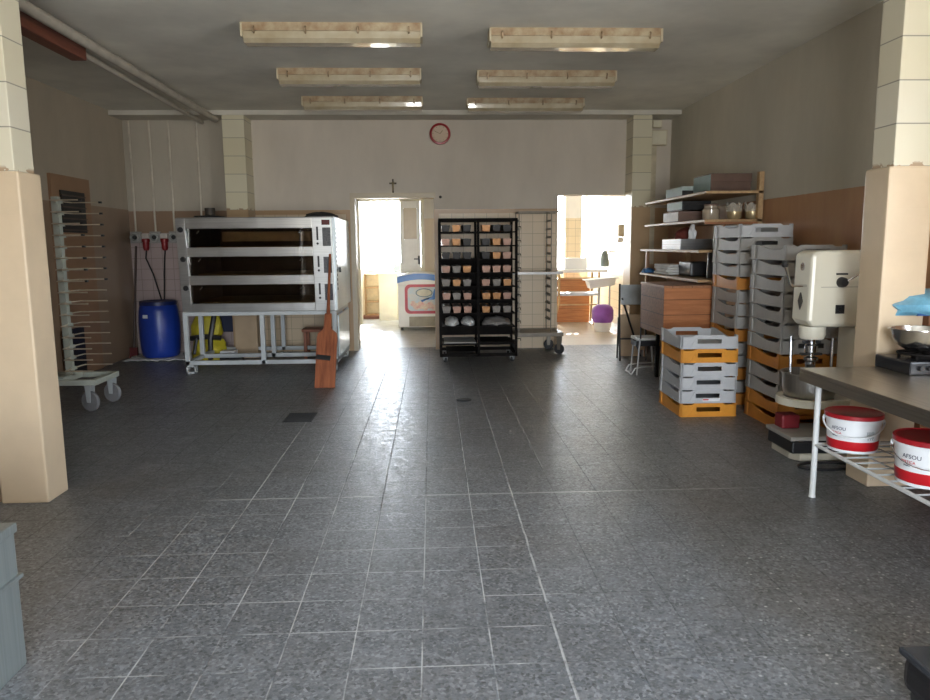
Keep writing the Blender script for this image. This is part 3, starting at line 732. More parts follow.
# ------------------------------------------------------------------ empty peg rack next to it
er = thing('empty_rack', 'empty silver tray trolley with runners right of the black rack', 'rack', (1.42, 9.95, 0))
gm = mat('dull grey rack steel', (.20, .17, .13), .45, .3)
for x in (-.24, .20):
    for y in (.0, .40): MB().b2(x-.007, x+.007, y-.007, y+.007, .30, 1.93).build('upright', gm, er)
MB().b2(-.24, .32, -.012, .01, 1.92, 1.94).b2(-.24, .32, .39, .412, 1.92, 1.94).b2(-.25, -.23, 0, .4, 1.92, 1.94).b2(.19, .21, 0, .4, 1.92, 1.94).build('top_frame', gm, er)
for k in range(13):
    z = .46+k*.112
    for x, s_ in ((-.24, 1), (.20, -1)):
        MB().b2(x-.003, x+.003, 0, .40, z, z+.028).b2(min(x, x+.026*s_), max(x, x+.026*s_), 0, .40, z, z+.004).build('runner', gm, er)
MB().b2(-.34, .36, -.02, .0, 1.09, 1.125).b2(-.34, .36, .0, .42, 1.09, 1.10).build('tray_shelf', steel_dark, er)
MB().b2(-.30, .36, -.10, -.04, .25, .30).b2(-.30, .36, .44, .50, .25, .30).b2(.30, .36, -.04, .44, .25, .30).b2(-.30, -.24, -.04, .44, .25, .30).b2(-.24, .30, -.04, .44, .275, .29).build('base_frame', gm, er)
for x, y, a in ((.31, -.06, R(60)), (.24, .42, R(80)), (-.26, .46, 0)): caster(er, x, y, .072, .25, .03, a, fk=gm)

# ------------------------------------------------------------------ vestibule: freezer & cabinet
fz = thing('chest_freezer', 'white and blue ice cream chest freezer beyond the left doorway', 'freezer', (-.21, 12.90, .0))
wf = mat('freezer white', (.78, .77, .72), .35, var=.05); bf = mat('freezer blue', (.03, .16, .48), .3, var=.1)
X0, X1 = -.40, .40
MB().b2(X0, X1, 0, .62, .06, .82, .02).build('cabinet', wf, fz)
ar = [(X0-.01, .82)] + [(X0-.01+(X1-X0+.02)*k/14, .93+.10*math.sin(PI*(.12+.76*k/14))) for k in range(15)] + [(X1+.01, .82)]
lo_ = [(x, z) for x, z in ar]
MB().prism(ar, -.015, .63, 'XZ').build('rim', wf, fz)
blue = [(x, z-.125) for x, z in ar[1:-1]][::-1]
MB().prism([(x, z-.02) for x, z in ar[1:-1]]+blue, -.022, -.015, 'XZ').build('blue_band', bf, fz)
MB().b2(X0+.03, X1-.03, .05, .58, .96, .972).build('sliding_lid', glass('lid glass', (.7, .8, .85)), fz)
def rrect(cx, cz, w, h, r, n=5):
    p = []
    for (sx, sz, a0) in ((1, 1, 0), (-1, 1, 90), (-1, -1, 180), (1, -1, 270)):
        for k in range(n+1):
            a = R(a0+90*k/n); p.append((cx+sx*(w/2-r)+r*math.cos(a), cz+sz*(h/2-r)+r*math.sin(a)))
    return p
pk = mat('poster red', (.58, .07, .09), .4); ps = mat('poster pale blue', (.48, .60, .68), .4, var=.3, scale=9, col2=(.68, .62, .52))
po = MB().prism(rrect(.05, .56, .66, .52, .09), -.006, 0, 'XZ').build('poster', pk, fz)
MB().prism(rrect(.05, .56, .56, .42, .07), -.009, -.006, 'XZ').build('poster_field', ps, po)
ov_ = [(.06+.15*math.cos(2*PI*k/24), .67+.078*math.sin(2*PI*k/24)) for k in range(24)]
ov2 = [(.06+.132*math.cos(2*PI*k/24), .67+.062*math.sin(2*PI*k/24)) for k in range(24)]
MB().prism(ov_, -.012, -.009, 'XZ').build('oval_sign', mat('slate ink', (.16, .24, .26), .4), po)
MB().prism(ov2, -.015, -.012, 'XZ').build('oval_field', mat('pale cream print', (.72, .68, .52), .4), po)
sw = MB()
for k, (cx, cz, r) in enumerate(((-.14, .48, .05), (-.08, .43, .06), (.0, .45, .07), (.08, .42, .06), (.16, .45, .06), (.24, .41, .05))): sw.prism([(cx+r*math.cos(2*PI*j/12), cz+r*math.sin(2*PI*j/12)) for j in range(12)], -.0125-.001*k, -.009, 'XZ')
sw.build('scoop_print', mat('print cream pink', (.66, .34, .30), .4, col2=(.74, .66, .5), scale=18), po)
MB().prism([(.0, .54), (.24, .55), (.30, .66), (.24, .74), (.20, .60), (.02, .50)], -.0145, -.009, 'XZ').build('blue_swirl', bf, po)
gr_ = MB()
for k in range(13): gr_.b2(-.20, .30, -.012, -.002, .085+k*.0125, .091+k*.0125)
gr_.b2(-.21, .31, -.006, 0, .075, .25); gr_.build('vent_grille', mat('beige grille', (.42, .38, .28), .5), fz)
for x in (X0+.06, X1-.06):
    for y in (.06, .56): MB().lathe([(.025, 0), (.025, .06)], 12, (x, y, 0)).build('foot', black, fz)
cb = thing('base_cabinet', 'cream low cabinet with worktop in the bright room behind the freezer', 'cabinet', (-.72, 14.75, 0))
MB().b2(-.36, .36, 0, .55, 0, .93).build('body', cream, cb); MB().b2(-.39, .39, -.03, .56, .93, .97).build('worktop', white_paint, cb)
MB().b2(-.35, -.005, -.018, 0, .05, .90, .004).build('door', cream, cb); MB().b2(.005, .35, -.018, 0, .05, .90, .004).build('door', cream, cb)
tag(MB().box((-.55, 14.95, 1.06), (.45, .3, .18), bev=.01).build('storage_box', mat('grey blue box', (.40, .47, .50), .5)), 'grey blue box standing on the cream cabinet beyond the passage', 'box')
sh = thing('low_shelf', 'low tan wooden shelf seen through the inner doorway', 'shelf', (-1.22, 15.6, 0))
for z in (.02, .30, .60, .88): MB().b2(-.22, .30, 0, .3, z, z+.03).build('board', pine, sh)
MB().b2(-.22, .30, .28, .30, .05, .88).build('back_panel', mat('tan panel', (.70, .58, .36), .5), sh)
for x in (-.22, .28): MB().b2(x, x+.02, 0, .28, 0, .91).build('side_panel', pine, sh)
tag(MB().box((-1.28, 15.2, .03), (.34, .3, .06), bev=.01).build('shoe_tray', mat('reddish brown tray', (.25, .10, .06), .5)), 'brown tray on the floor in front of the low shelf', 'tray')

# ------------------------------------------------------------------ right side room
tf = mat('tan tube paint', (.52, .34, .17), .4)
wt = thing('work_table', 'white topped table with tan tube legs in the right room', 'table', (2.70, 13.2, 0))
MB().b2(-.50, .47, -.05, .65, .985, 1.04, .006).build('tabletop', white_plastic, wt)
for x in (-.40, .33):
    MB().tube([(x-.10, -.02, .02), (x-.06, 0, .22), (x, .02, .42), (x, .02, .985)], .02, 8).build('leg', tf, wt)
    MB().tube([(x-.02, .6, .02), (x, .6, .42), (x, .6, .985)], .02, 8).build('leg', tf, wt)
MB().tube([(-.40, .02, .88), (.33, .02, .88)], .014).tube([(-.40, .02, .40), (.33, .02, .40)], .014).tube([(-.40, .05, .70), (-.40, .6, .70)], .014).build('cross_bar', tf, wt)
MB().b2(-.48, .35, .03, .6, .56, .61, .005).build('lower_shelf', mat('pale blue grey board', (.55, .60, .68), .4), wt)
tag(MB().box((2.62, 14.12, .42), (.80, .36, .84), bev=.004).build('drawer_chest', wood('orange cabinet wood', (.34, .12, .03), (.55, .23, .07), .45, 0, plank=.27)), 'orange brown wooden chest behind the tube-leg table', 'chest')
tag(MB().box((2.64, 13.55, 1.14), (.42, .3, .20), bev=.01).build('white_box', white_plastic), 'white box standing on the table in the right room', 'box')
sk = thing('sink_basin', 'white oblong basin hanging in front of the table in the right room', 'basin', (2.97, 12.75, 0))
q = MB(); a1 = [(-.27, .86), (.22, .90), (.20, .78), (-.22, .72)]
q.prism(a1, -.14, .14, 'XZ'); q.build('bowl', white_plastic, sk, bevel=.01)
MB().box((-.025, 0, .888), (.56, .36, .024), ry=R(-4.5), bev=.006).build('rim', white_plastic, sk)
MB().tube([(-.03, .05, .74), (-.03, .08, .4), (.0, .12, .02)], .022, 10).build('drain_pipe', grey_metal, sk)
MB().tube([(.17, .1, .84), (.17, .1, .01)], .016, 8).build('leg', grey_metal, sk)
pb = thing('waste_bin', 'purple and white round bin on the floor of the right room', 'bin', (2.92, 12.42, 0))
MB().lathe([(0, 0), (.125, 0), (.135, .02), (.15, .16), (0, .16)], 28).build('base', white_plastic, pb)
MB().lathe([(0, .16), (.158, .16), (.185, .22), (.185, .36), (.165, .42), (.10, .46), (0, .47)], 28).build('lid', mat('purple plastic', (.28, .09, .50), .35), pb)
tag(lump('hanging_towel', mat('grey green towel', (.20, .24, .22), .8), (3.22, 13.6, 1.07), (.16, .14, .30), 31), 'dark grey green bundle at the right end of the table', 'towel')
tp = thing('wall_tap', 'small tap fitting on the wall of the right room', 'tap', (3.45, 13.9, 1.35))
MB().tube([(0, 0, 0), (-.12, 0, 0), (-.2, 0, -.01), (-.22, 0, -.07)], .016, 8).build('spout', chrome, tp)
MB().b2(-.08, -.04, -.05, .05, .02, .04).build('handle', chrome, tp)
pt2 = thing('paper_holder', 'pale paper roll holder mounted on the bright side wall', 'holder', (3.45, 13.2, 1.72))
MB().b2(-.12, 0, -.14, .14, -.1, .12, .02).build('case', mat('beige holder', (.60, .55, .45), .5), pt2); MB().lathe([(.05, -.1), (.05, .1)], 16, (-.07, 0, -.16), 'Y').build('roll', white_plastic, pt2)
ct = MB(); n_ = 26
top = [ct.bm.verts.new((1.9+.62*k/n_, 15.9+.03*math.sin(k*1.3), 2.95)) for k in range(n_+1)]; bot = [ct.bm.verts.new((1.9+.62*k/n_, 15.9+.045*math.sin(k*1.3+.3), .92)) for k in range(n_+1)]
for k in range(n_): ct.bm.faces.new((top[k], top[k+1], bot[k+1], bot[k])).smooth = True
cto = ct.build('window_curtain', mat('sheer curtain', (.85, .82, .74), .8, var=.05)); md = cto.modifiers.new('t', 'SOLIDIFY'); md.thickness = .004
tag(cto, 'cream curtain hanging at the window of the right room', 'curtain')

# ------------------------------------------------------------------ crates
cg = mat('grey crate plastic', (.36, .35, .33), .5, var=.14, scale=7)
co = mat('orange crate plastic', (.72, .30, .030), .45, var=.15, scale=7)
co_shade = mat('shaded orange crate plastic', (.55, .22, .035), .5, var=.2, scale=7)  # orange darkened to paint the weaker light on the tall stacks
cgl = mat('pale and lit grey crate plastic', (.50, .51, .53), .5, var=.1, scale=7)  # pale crates; the short stack's cool doorway light is painted in too
CW, CD, CH = .485, .62, .118
def crate_mesh(hi=.0):
    m = MB(); t = .014; x, y = CW/2, CD/2; H = CH
    m.b2(-x+.01, x-.01, -y+.01, y-.01, 0, .010)
    # end walls with a handle slot, sloping shoulders
    for s in (-1, 1):
        y0, y1 = s*y, s*(y-t)
        # pieces around slot
        sx, z0, z1 = .105, .045, .084
        m.prism([(-x, 0), (-sx, 0), (-sx, H+hi), (-sx-.02, H+hi), (-sx-.045, H-.014), (-x+.02, H-.014), (-x, H-.002)], y0, y1, 'XZ')
        m.prism([(sx, 0), (x, 0), (x, H-.002), (x-.02, H-.014), (sx+.045, H-.014), (sx+.02, H+hi), (sx, H+hi)], y0, y1, 'XZ')
        m.b2(-sx, sx, min(y0, y1), max(y0, y1), 0, z0); m.b2(-sx, sx, min(y0, y1), max(y0, y1), z1, H+hi)
        yo = s*(y+.004)
        for q in (-1, 1): m.prism([(q*(x-.09), .012), (q*(x-.075), .012), (q*(x-.135), H-.006), (q*(x-.15), H-.006)], min(y0, yo), max(y0, yo), 'XZ')
        m.b2(-x, x, min(y0, s*(y+.006)), max(y0, s*(y+.006)), 0, .010)
        m.b2(-sx-.02, sx+.02, min(y0, s*(y+.004)), max(y0, s*(y+.004)), z1+.006, z1+.012)
    # long side walls: rim dips along the middle
    for s in (-1, 1):
        a, b_ = s*x, s*(x-t)
        pf = [(-y, 0), (y, 0), (y, H), (y-.13, H), (y-.19, H-.012), (.02, H-.026), (-.06, H-.036), (-y+.10, H-.036), (-y+.06, H-.026), (-y+.045, H), (-y, H)]
        m.prism(pf, a, b_, 'YZ')
        for yy, w in ((y-.06, .030), (-y+.02, .022)):
            m.prism([(yy-w/2, .006), (yy+w/2, .006), (yy+w/2, H-.006), (yy-w/2, H-.006)], a, s*(x+.007), 'YZ')
        m.prism([(-y, 0), (y, 0), (y, .012), (-y, .012)], a, s*(x+.005), 'YZ')
    return m
crate0 = crate_mesh().build('bread_crate', cg)
used = [False]
def put_crate(x, y, z, rz, mm, label, group):
    if not used[0]: o = crate0; used[0] = True
    else: o = crate0.copy(); COL.objects.link(o)
    tag(o, label, 'crate', group, (x, y, z), rz); setmat(o, mm); return o
def stack(x, y, cols_, where, group, rz=0, jit=.006, pitch=CH+.001):
    n = len(cols_)
    for k, c in enumerate(cols_):          # bottom up
        pos = ordn[n-1-k]
        posn = 'topmost' if pos == 'top' else f'{pos} from the top'
        if k == 0: posn = 'lowest'
        cname = {'G': 'grey', 'O': 'orange', 'W': 'pale grey'}[c]
        put_crate(x+random.uniform(-jit, jit), y+random.uniform(-jit, jit), k*pitch, rz+R(random.uniform(-.8, .8)), {'G': cg, 'O': co if 'short' in where else co_shade, 'W': cgl}[c],
                  f'{cname} slotted plastic crate, {posn} of {where}', group)
stack(2.38, 6.43, 'OWWWOW', 'the short front stack', 'crates of the short front stack', R(-1))
lc_ = [o for o in bpy.data.objects if o.get('label', '').find('fifth from the top of the short front stack') >= 0][0]
lb = MB().box((.03, -.3125, .030), (.15, .004, .026)).build('paper_label', white_plastic, lc_)
MB().box((-.02, -.316, .031), (.05, .002, .010)).build('red_print', red_plastic, lb)
stack(3.03, 6.87, 'OGOGGOGGGOGGGW', 'the taller rear stack', 'crates of the tall rear stack', 0)
stack(2.995, 5.92, 'OOGGOGGGGGGG', 'the tall stack behind the mixer', 'crates of the tall stack behind the mixer', 0, pitch=.1235)

# ------------------------------------------------------------------ shelves on the right wall
su = thing('wall_shelving', 'open wooden shelving along the right wall behind the crates', 'shelving', (3.38, 8.5, 0))
Y0, Y1, XF = -1.07, 1.05, -.60
for z in (2.02, 1.735, 1.425, 1.12):
    MB().b2(XF if z > 1.5 else XF-.05, -.005, Y0, Y1, z-.026, z, .002).build('shelf_board', pine, su)
for y in (Y0+.03, Y1-.03):
    MB().b2(-.05, -.002, y-.03, y+.03, 0, 2.21 if y < 0 else 2.05).build('upright', pine, su)
    MB().b2(XF+.02, XF+.06, y-.02, y+.02, 0, 1.40).build('upright', wood('dark upright', (.22, .11, .05), (.34, .18, .09), .5, 2), su) if y > 0 else None
MB().b2(XF-.0, -.05, Y0-.001, Y0+.02, 1.685, 1.709).b2(XF+.2, XF+.22, Y0, Y0+.02, 1.45, 1.685).build('side_rail', wood('red brown rail', (.26, .10, .04), (.38, .17, .08), .5, 0), su)
teal = mat('teal carton end', (.33, .45, .44), .6, var=.12); brc = mat('brown carton', (.20, .125, .095), .6, var=.2)
def carton(name, label, loc, d, rz, m1, m2, cat='box', tilt=0):
    t = thing(name, label, cat, loc, rz); t.rotation_euler = (0, tilt, rz)
    MB().b2(-d[0]/2, d[0]/2, -d[1]/2, d[1]/2, 0, d[2]*.72, .004).build('carton_body', m1, t)
    MB().b2(-d[0]/2-.006, d[0]/2+.006, -d[1]/2-.006, d[1]/2+.006, d[2]*.55, d[2], .005).build('carton_lid', m2, t)
    MB().b2(-d[0]/2-.010, -d[0]/2-.006, -d[1]/2+.004, d[1]/2-.004, .01, d[2]-.01).build('end_panel', teal, t)
    return t
dkb = mat('dark brown carton', (.13, .075, .055), .6, var=.2)
carton('flat_carton', 'large brown carton with teal end on the top shelf', (3.16, 7.98, 2.021), (.43, .50, .20), 0, dkb, dkb)
carton('flat_carton', 'smaller pale teal carton at the far end of the top shelf', (2.95, 8.54, 2.021), (.25, .56, .11), R(0), black, mat('pale teal lid', (.50, .60, .58), .6))
carton('tilted_carton', 'black and teal carton stacked on the white carton, second shelf', (2.99, 8.52, 1.868), (.32, .50, .10), R(1), black, black)
carton('white_carton', 'white ended carton under the tilted carton on second shelf', (2.97, 8.55, 1.736), (.34, .56, .12), R(-1), brc, brc).children[-1].data.materials[0] = mat('off white carton', (.72, .72, .70), .6)
jm = glass('cloudy jar', (.75, .7, .6), .25)
def jar(label, loc, r, h, m, lidm=None, name='storage_jar', cat='jar'):
    t = thing(name, label, cat, loc)
    MB().lathe([(0, 0), (r*.9, 0), (r, .015), (r, h*.72), (r*.8, h*.85), (r*.8, h)], 22).build('body', m, t)
    MB().lathe([(0, h*.98), (r*.84, h*.98), (r*.84, h*1.09), (0, h*1.1)], 22).build('lid', lidm or white_plastic, t)
    return t
gold = mat('gold tin', (.62, .50, .30), .3, .6, var=.3, scale=12)
jar('clear jar with tan contents beside the gold tins, second shelf', (3.02, 7.90, 1.736), .09, .16, mat('jar with flour', (.50, .42, .32), .2, coat=1.), brc)
def foil_bag(label, loc, s):
    t = thing('foil_tub', label, 'tub', loc)
    MB().lathe([(0, 0), (s*.8, 0), (s, .02), (s*1.02, .10), (s*.95, .125), (0, .13)], 20).build('tub', gold, t)
    o = MB(); 
    for k in range(18):
        a = 2*PI*k/18; a2 = 2*PI*(k+1)/18
        h0 = .16+.025*math.sin(k*2.3); h1 = .16+.025*math.sin((k+1)*2.3)
        v = [o.bm.verts.new(p_) for p_ in ((s*1.03*math.cos(a), s*1.03*math.sin(a), .08), (s*1.03*math.cos(a2), s*1.03*math.sin(a2), .08), (s*1.15*math.cos(a2), s*1.15*math.sin(a2), h1), (s*1.15*math.cos(a), s*1.15*math.sin(a), h0))]
        o.bm.faces.new(v)
    md = o.build('wrapping', mat('clear film', (.62, .58, .50), .2, alpha=.45), t).modifiers.new('t', 'SOLIDIFY'); md.thickness = .002
    return t
foil_bag('gold tub wrapped in film, left of the two near the shelf end', (3.15, 7.60, 1.736), .072)
foil_bag('gold tub wrapped in film, nearest the shelf upright', (3.325, 7.56, 1.736), .068)
for i, (x, y) in enumerate(((3.0, 7.62), (3.13, 7.60), (3.26, 7.58))):
    jar(('glass jar with white lid under the second shelf, leftmost of three', 'glass jar with white lid under the second shelf, middle of three', 'glass jar with white lid under the second shelf, nearest the wall')[i], (x, y, 1.43), .05, .17, mat('pale jar contents', (.45, .46, .42), .25, coat=1.), name='glass_jar')
t = lump('red_pot_cloth', mat('dark red cloth', (.16, .03, .02), .7), (2.96, 8.50, 1.545), (.22, .2, .13), 41); t.name = 'red_cloth'
tag(t, 'dark red cloth bundle on the stacked silver trays', 'cloth')
t = lump('white_ornament', white_plastic, (2.94, 8.22, 1.545), (.08, .1, .16), 43, amp=.5); t.name = 'white_bag'
tag(t, 'small white twisted bag beside the dark red bundle', 'bag')
for k in range(4):
    t = thing('baking_tray', f'silver baking tray with pale end, {("lowest", "second from the bottom", "third from the bottom", "topmost")[k]} in the shelf stack', 'tray', (3.06, 8.55, 1.426+k*.0295), R(1), 'baking trays stacked on the third shelf')
    MB().b2(-.25, .25, -.32, .32, 0, .012).b2(-.25, -.238, -.32, .32, .012, .028).b2(.238, .25, -.32, .32, .012, .028).b2(-.238, .238, -.32, -.308, .012, .028).b2(-.238, .238, .308, .32, .012, .028).build('tray', brushed('silver tray', (.55, .56, .57), .35), t)
    MB().b2(-.256, -.25, -.31, .31, .0, .027).build('rim_band', white_plastic, t)
for k in range(4):
    tag(MB().box((2.89+random.uniform(-.01, .01), 8.80, 1.141+k*.031), (.24, .50, .028), rz=R(random.uniform(-4, 4)), bev=.01).build('folded_cloth', cloth_white), f'folded white cloth, {("lowest", "second from bottom", "third from bottom", "topmost")[k]} of the pile on the lowest shelf', 'cloth', 'folded cloths')
tag(MB().box((3.07, 8.30, 1.205), (.36, .40, .16), bev=.02).build('black_case', black), 'black case beside the white cloths on the lowest shelf', 'case')
tag(MB().box((3.01, 7.72, 1.275), (.15, .03, .30), ry=R(2), bev=.004).build('grey_panel', mat('grey sheet', (.16, .16, .16), .4, .3)), 'dark grey panel standing upright at the near shelf end', 'panel')
tag(lump('blue_cloth', mat('blue cloth', (.05, .18, .40), .8, bump=.3), (2.80, 9.42, 1.121), (.16, .2, .06), 44), 'small blue cloth at the far end of the lowest shelf', 'cloth')

# wooden chest on a stand
wc = thing('wooden_chest', 'large planked orange-brown wooden chest behind the short crate stack', 'chest', (2.62, 7.68, 0))
MB().b2(-.28, .28, -.395, .42, .56, 1.05).build('chest_body', orange_wood, wc)
MB().b2(-.283, -.279, -.39, .42, .565, 1.05).build('side_boards', brown_wood, wc)
MB().b2(-.29, .29, -.405, .43, 1.05, 1.072, .004).build('lid', wood('lid wood', (.26, .11, .05), (.40, .19, .09), .45, 1, plank=.2, paxis=0), wc)
for x in (-.10, .24):
    for y in (-.34, .36): MB().b2(x-.018, x+.018, y-.018, y+.018, 0, .56).build('leg', black_steel, wc)
# folding step chair beyond
fcx = thing('folding_chair', 'folded black-framed chair with silver back near right doorway', 'chair', (2.60, 9.3, 0))
fb = mat('dark chair tube', (.05, .05, .05), .4, .5)
MB().tube([(-.20, -.10, .0), (-.19, .02, .60), (-.17, .10, .98)], .013).build('leg', fb, fcx); MB().tube([(.14, -.10, .0), (.15, .02, .60), (.17, .10, .98)], .013).build('leg', fb, fcx)
MB().tube([(-.17, .16, .0), (-.19, .05, .55)], .013).build('leg', fb, fcx); MB().tube([(.17, .26, .0), (-.15, .05, .80)], .013).build('brace', fb, fcx)
MB().box((0, .075, .84), (.33, .03, .26), rx=R(-12), bev=.006).build('backrest', mat('silver vinyl', (.50, .54, .56), .35, .2), fcx)
MB().tube([(-.20, -.04, .28), (.14, -.04, .28)], .011).build('cross_bar', fb, fcx)
tag(MB().box((2.64, 9.62, .28), (.26, .04, .56), rx=R(-5), bev=.004).build('cardboard_sheet', cardboard), 'tan cardboard sheet standing behind the folded chair', 'cardboard')
ss = thing('step_stool', 'small metal step stool in front of the wooden chest', 'stool', (2.42, 8.30, 0))
am = mat('aluminium tube', (.45, .46, .46), .35, .8)
MB().b2(-.10, .16, -.13, .13, .40, .43, .004).build('seat', white_paint, ss); MB().b2(-.10, .16, -.11, .12, .33, .39, .004).build('box', black, ss)
for y in (-.13, .13):
    MB().tube([(-.09, y, .0), (-.06, y, .42)], .011).build('leg', am, ss); MB().tube([(.18, y, .0), (.14, y, .42)], .011).build('leg', am, ss)
    MB().tube([(-.15, y, .012), (-.11, y, .08), (.02, y, .10), (.20, y, .10)], .010).build('step_rail', am, ss)
MB().tube([(-.15, -.13, .012), (-.15, .13, .012)], .010).build('cross_bar', am, ss)
MB().tube([(-.055, -.13, .42), (-.06, -.14, .66)], .010).build('handle_post', fb, ss)

# ------------------------------------------------------------------ planetary mixer
mx = thing('planetary_mixer', 'large cream planetary dough mixer with steel bowl beside the right pillar', 'mixer', (2.67, 5.00, 0))
ivory = mat('ivory enamel', (.70, .67, .56), .3, var=.06, scale=2)
hd_ = MB()
P_ = [(-.06, .915), (.62, .915), (.62, 1.44), (-.04, 1.44), (-.09, 1.42), (-.095, .96)]
hd_.prism(P_, -.12, .13, 'XZ'); head = hd_.build('head', ivory, mx, bevel=.025)
MB().b2(-.02, .60, -.1215, -.120, 1.19, 1.194).build('seam', mat('seam shadow paint', (.35, .33, .27), .5), mx)
cl = MB(); cl.b2(.26, .60, -.12, .14, .10, .93, .03); cl.build('column', ivory, mx)
MB().prism([(-.16, -.24), (.50, -.24), (.62, -.16), (.62, .22), (-.10, .24), (-.20, .10), (-.20, -.16)], 0, .055, 'XY').build('base', mat('dirty ivory', (.50, .46, .37), .4, var=.15), mx, bevel=.008)
MB().lathe([(.088, .915), (.088, .85), (.078, .825), (0, .825)], 28).build('neck', ivory, mx)
MB().lathe([(0, .60), (.022, .60), (.034, .62), (.034, .66), (.05, .675), (.05, .69), (.022, .70), (.022, .715), (.044, .73), (.044, .775), (.03, .785), (.03, .83), (0, .83)], 24).build('tool_shaft', chrome, mx)
MB().b2(-.075, .075, -.02, .02, .705, .722, .004).b2(-.06, .06, -.02, .02, .79, .808, .004).build('tool_arm', black, mx)
MB().lathe([(0, .365), (.11, .37), (.16, .41), (.178, .47), (.183, .575), (.193, .58), (.193, .588), (.180, .588), (.172, .48), (.15, .415), (.10, .385), (0, .38)], 36).build('bowl', brushed('dull bowl steel', (.46, .44, .41), .38, axis=2), mx)
yk = MB()
pts = [(.215*math.cos(a), .215*math.sin(a)) for a in [R(60+240*k/20) for k in range(21)]]
inn = [(.168*math.cos(a), .168*math.sin(a)) for a in [R(300-240*k/20) for k in range(21)]]
yk.prism(pts+[(.30, -.20), (.30, -.12)][:0]+inn, .36, .41, 'XY'); yk.b2(.06, .32, -.187, -.14, .36, .41); yk.b2(.06, .32, .14, .187, .36, .41)
yk.build('bowl_yoke', ivory, mx)
for y in (-.20, .20): MB().tube([(-.155, -.03, .56), (-.165, -.03, .85)], .010).build('guide_rod', chrome, mx) if y < 0 else MB().tube([(.18, .05, .55), (.18, .05, .82)], .010).build('guide_rod', chrome, mx)
MB().prism([(-.075, 1.10), (-.115, 1.10)][:0]+[(-.03, 1.09), (0, 1.15), (.03, 1.09), (0, 1.03)], -.102, -.094, 'YZ').build('badge', mat('dark badge', (.05, .045, .04), .3), mx)
MB().lathe([(0, 0), (.028, 0), (.028, .012), (.02, .02), (0, .02)], 18, (-.096, 0, 1.33), 'X').build('dial', chrome, mx).rotation_euler = (0, 0, 0)
kn = MB().lathe([(0, 0), (.036, 0), (.034, .03), (.026, .045), (0, .045)], 20, (.12, -.12, 1.225), 'Y').build('speed_knob', black, mx)
MB().tube([(.14, -.16, 1.235), (.25, -.19, 1.31)], .007).build('speed_lever', chrome, kn)
MB().b2(.08, .16, -.126, -.12, 1.275, 1.287).build('mark_plate', black, mx)
MB().b2(.09, .15, -.127, -.12, 1.01, 1.07).lathe([(0, 0), (.018, 0), (.018, .02), (0, .02)], 14, (.12, -.127, 1.04), 'Y').build('switch', black, mx)
MB().tube([(-.09, -.06, 1.20), (-.19, -.06, 1.20), (-.21, -.06, 1.215), (-.265, -.10, 1.335)], .009).build('lift_lever', chrome, mx)
MB().lathe([(0, -.024), (.018, -.018), (.025, 0), (.018, .018), (0, .024)], 14, (-.27, -.10, 1.35)).build('lever_ball', black, mx)
# objects on mixer base
sbx = thing('scale_box', 'grey lidded black tray standing on the mixer base', 'box', (2.58, 4.98, .056), R(0))
MB().b2(-.13, .22, -.22, .15, 0, .085, .012).build('tray', black, sbx); MB().b2(-.14, .23, -.22, .17, .088, .118, .008).build('lid', mat('grey beige lid', (.34, .32, .29), .5), sbx)
tag(MB().box((2.55, 5.05, .225), (.13, .12, .10), bev=.012).build('red_box', mat('red carton', (.22, .012, .02), .5)), 'red box on the tray beneath the mixer bowl', 'box')

# ------------------------------------------------------------------ steel table, stove, buckets
tb_ = thing('steel_table', 'long stainless steel table with white legs at the right edge', 'table', (2.16, 4.16, 0))
tt = brushed('worn table steel', (.50, .45, .38), .32, .25, 1)
MB().b2(0, 1.1, -3.0, 0, .74, .765, .004).b2(0, .012, -3.0, 0, .69, .74).b2(.012, 1.1, -.012, 0, .69, .74).build('tabletop', tt, tb_)
wl_ = mat('white leg enamel', (.66, .68, .68), .35, var=.08)
for x, y in ((.075, -.085), (1.0, -.085), (.075, -2.7), (1.0, -2.7)): MB().lathe([(0, 0), (.020, 0), (.017, .02), (.017, .74), (0, .74)], 16, (x, y, 0)).build('leg', wl_, tb_)
MB().tube([(.075, -.085, .32), (.075, -2.7, .32)], .011).tube([(1.0, -.085, .32), (1.0, -2.7, .32)], .011).tube([(.075, -.085, .32), (1.0, -.085, .32)], .011).build('shelf_frame', wl_, tb_)
sr = MB()
for k in range(1, 12): sr.tube([(.075, -.085-k*.1, .327), (1.0, -.085-k*.1, .327)], .005, 6)
for k in range(1, 6): sr.tube([(.075+k*.155, -.085, .320), (.075+k*.155, -2.7, .320)], .004, 6)
sr.build('shelf_wires', grey_metal, tb_)
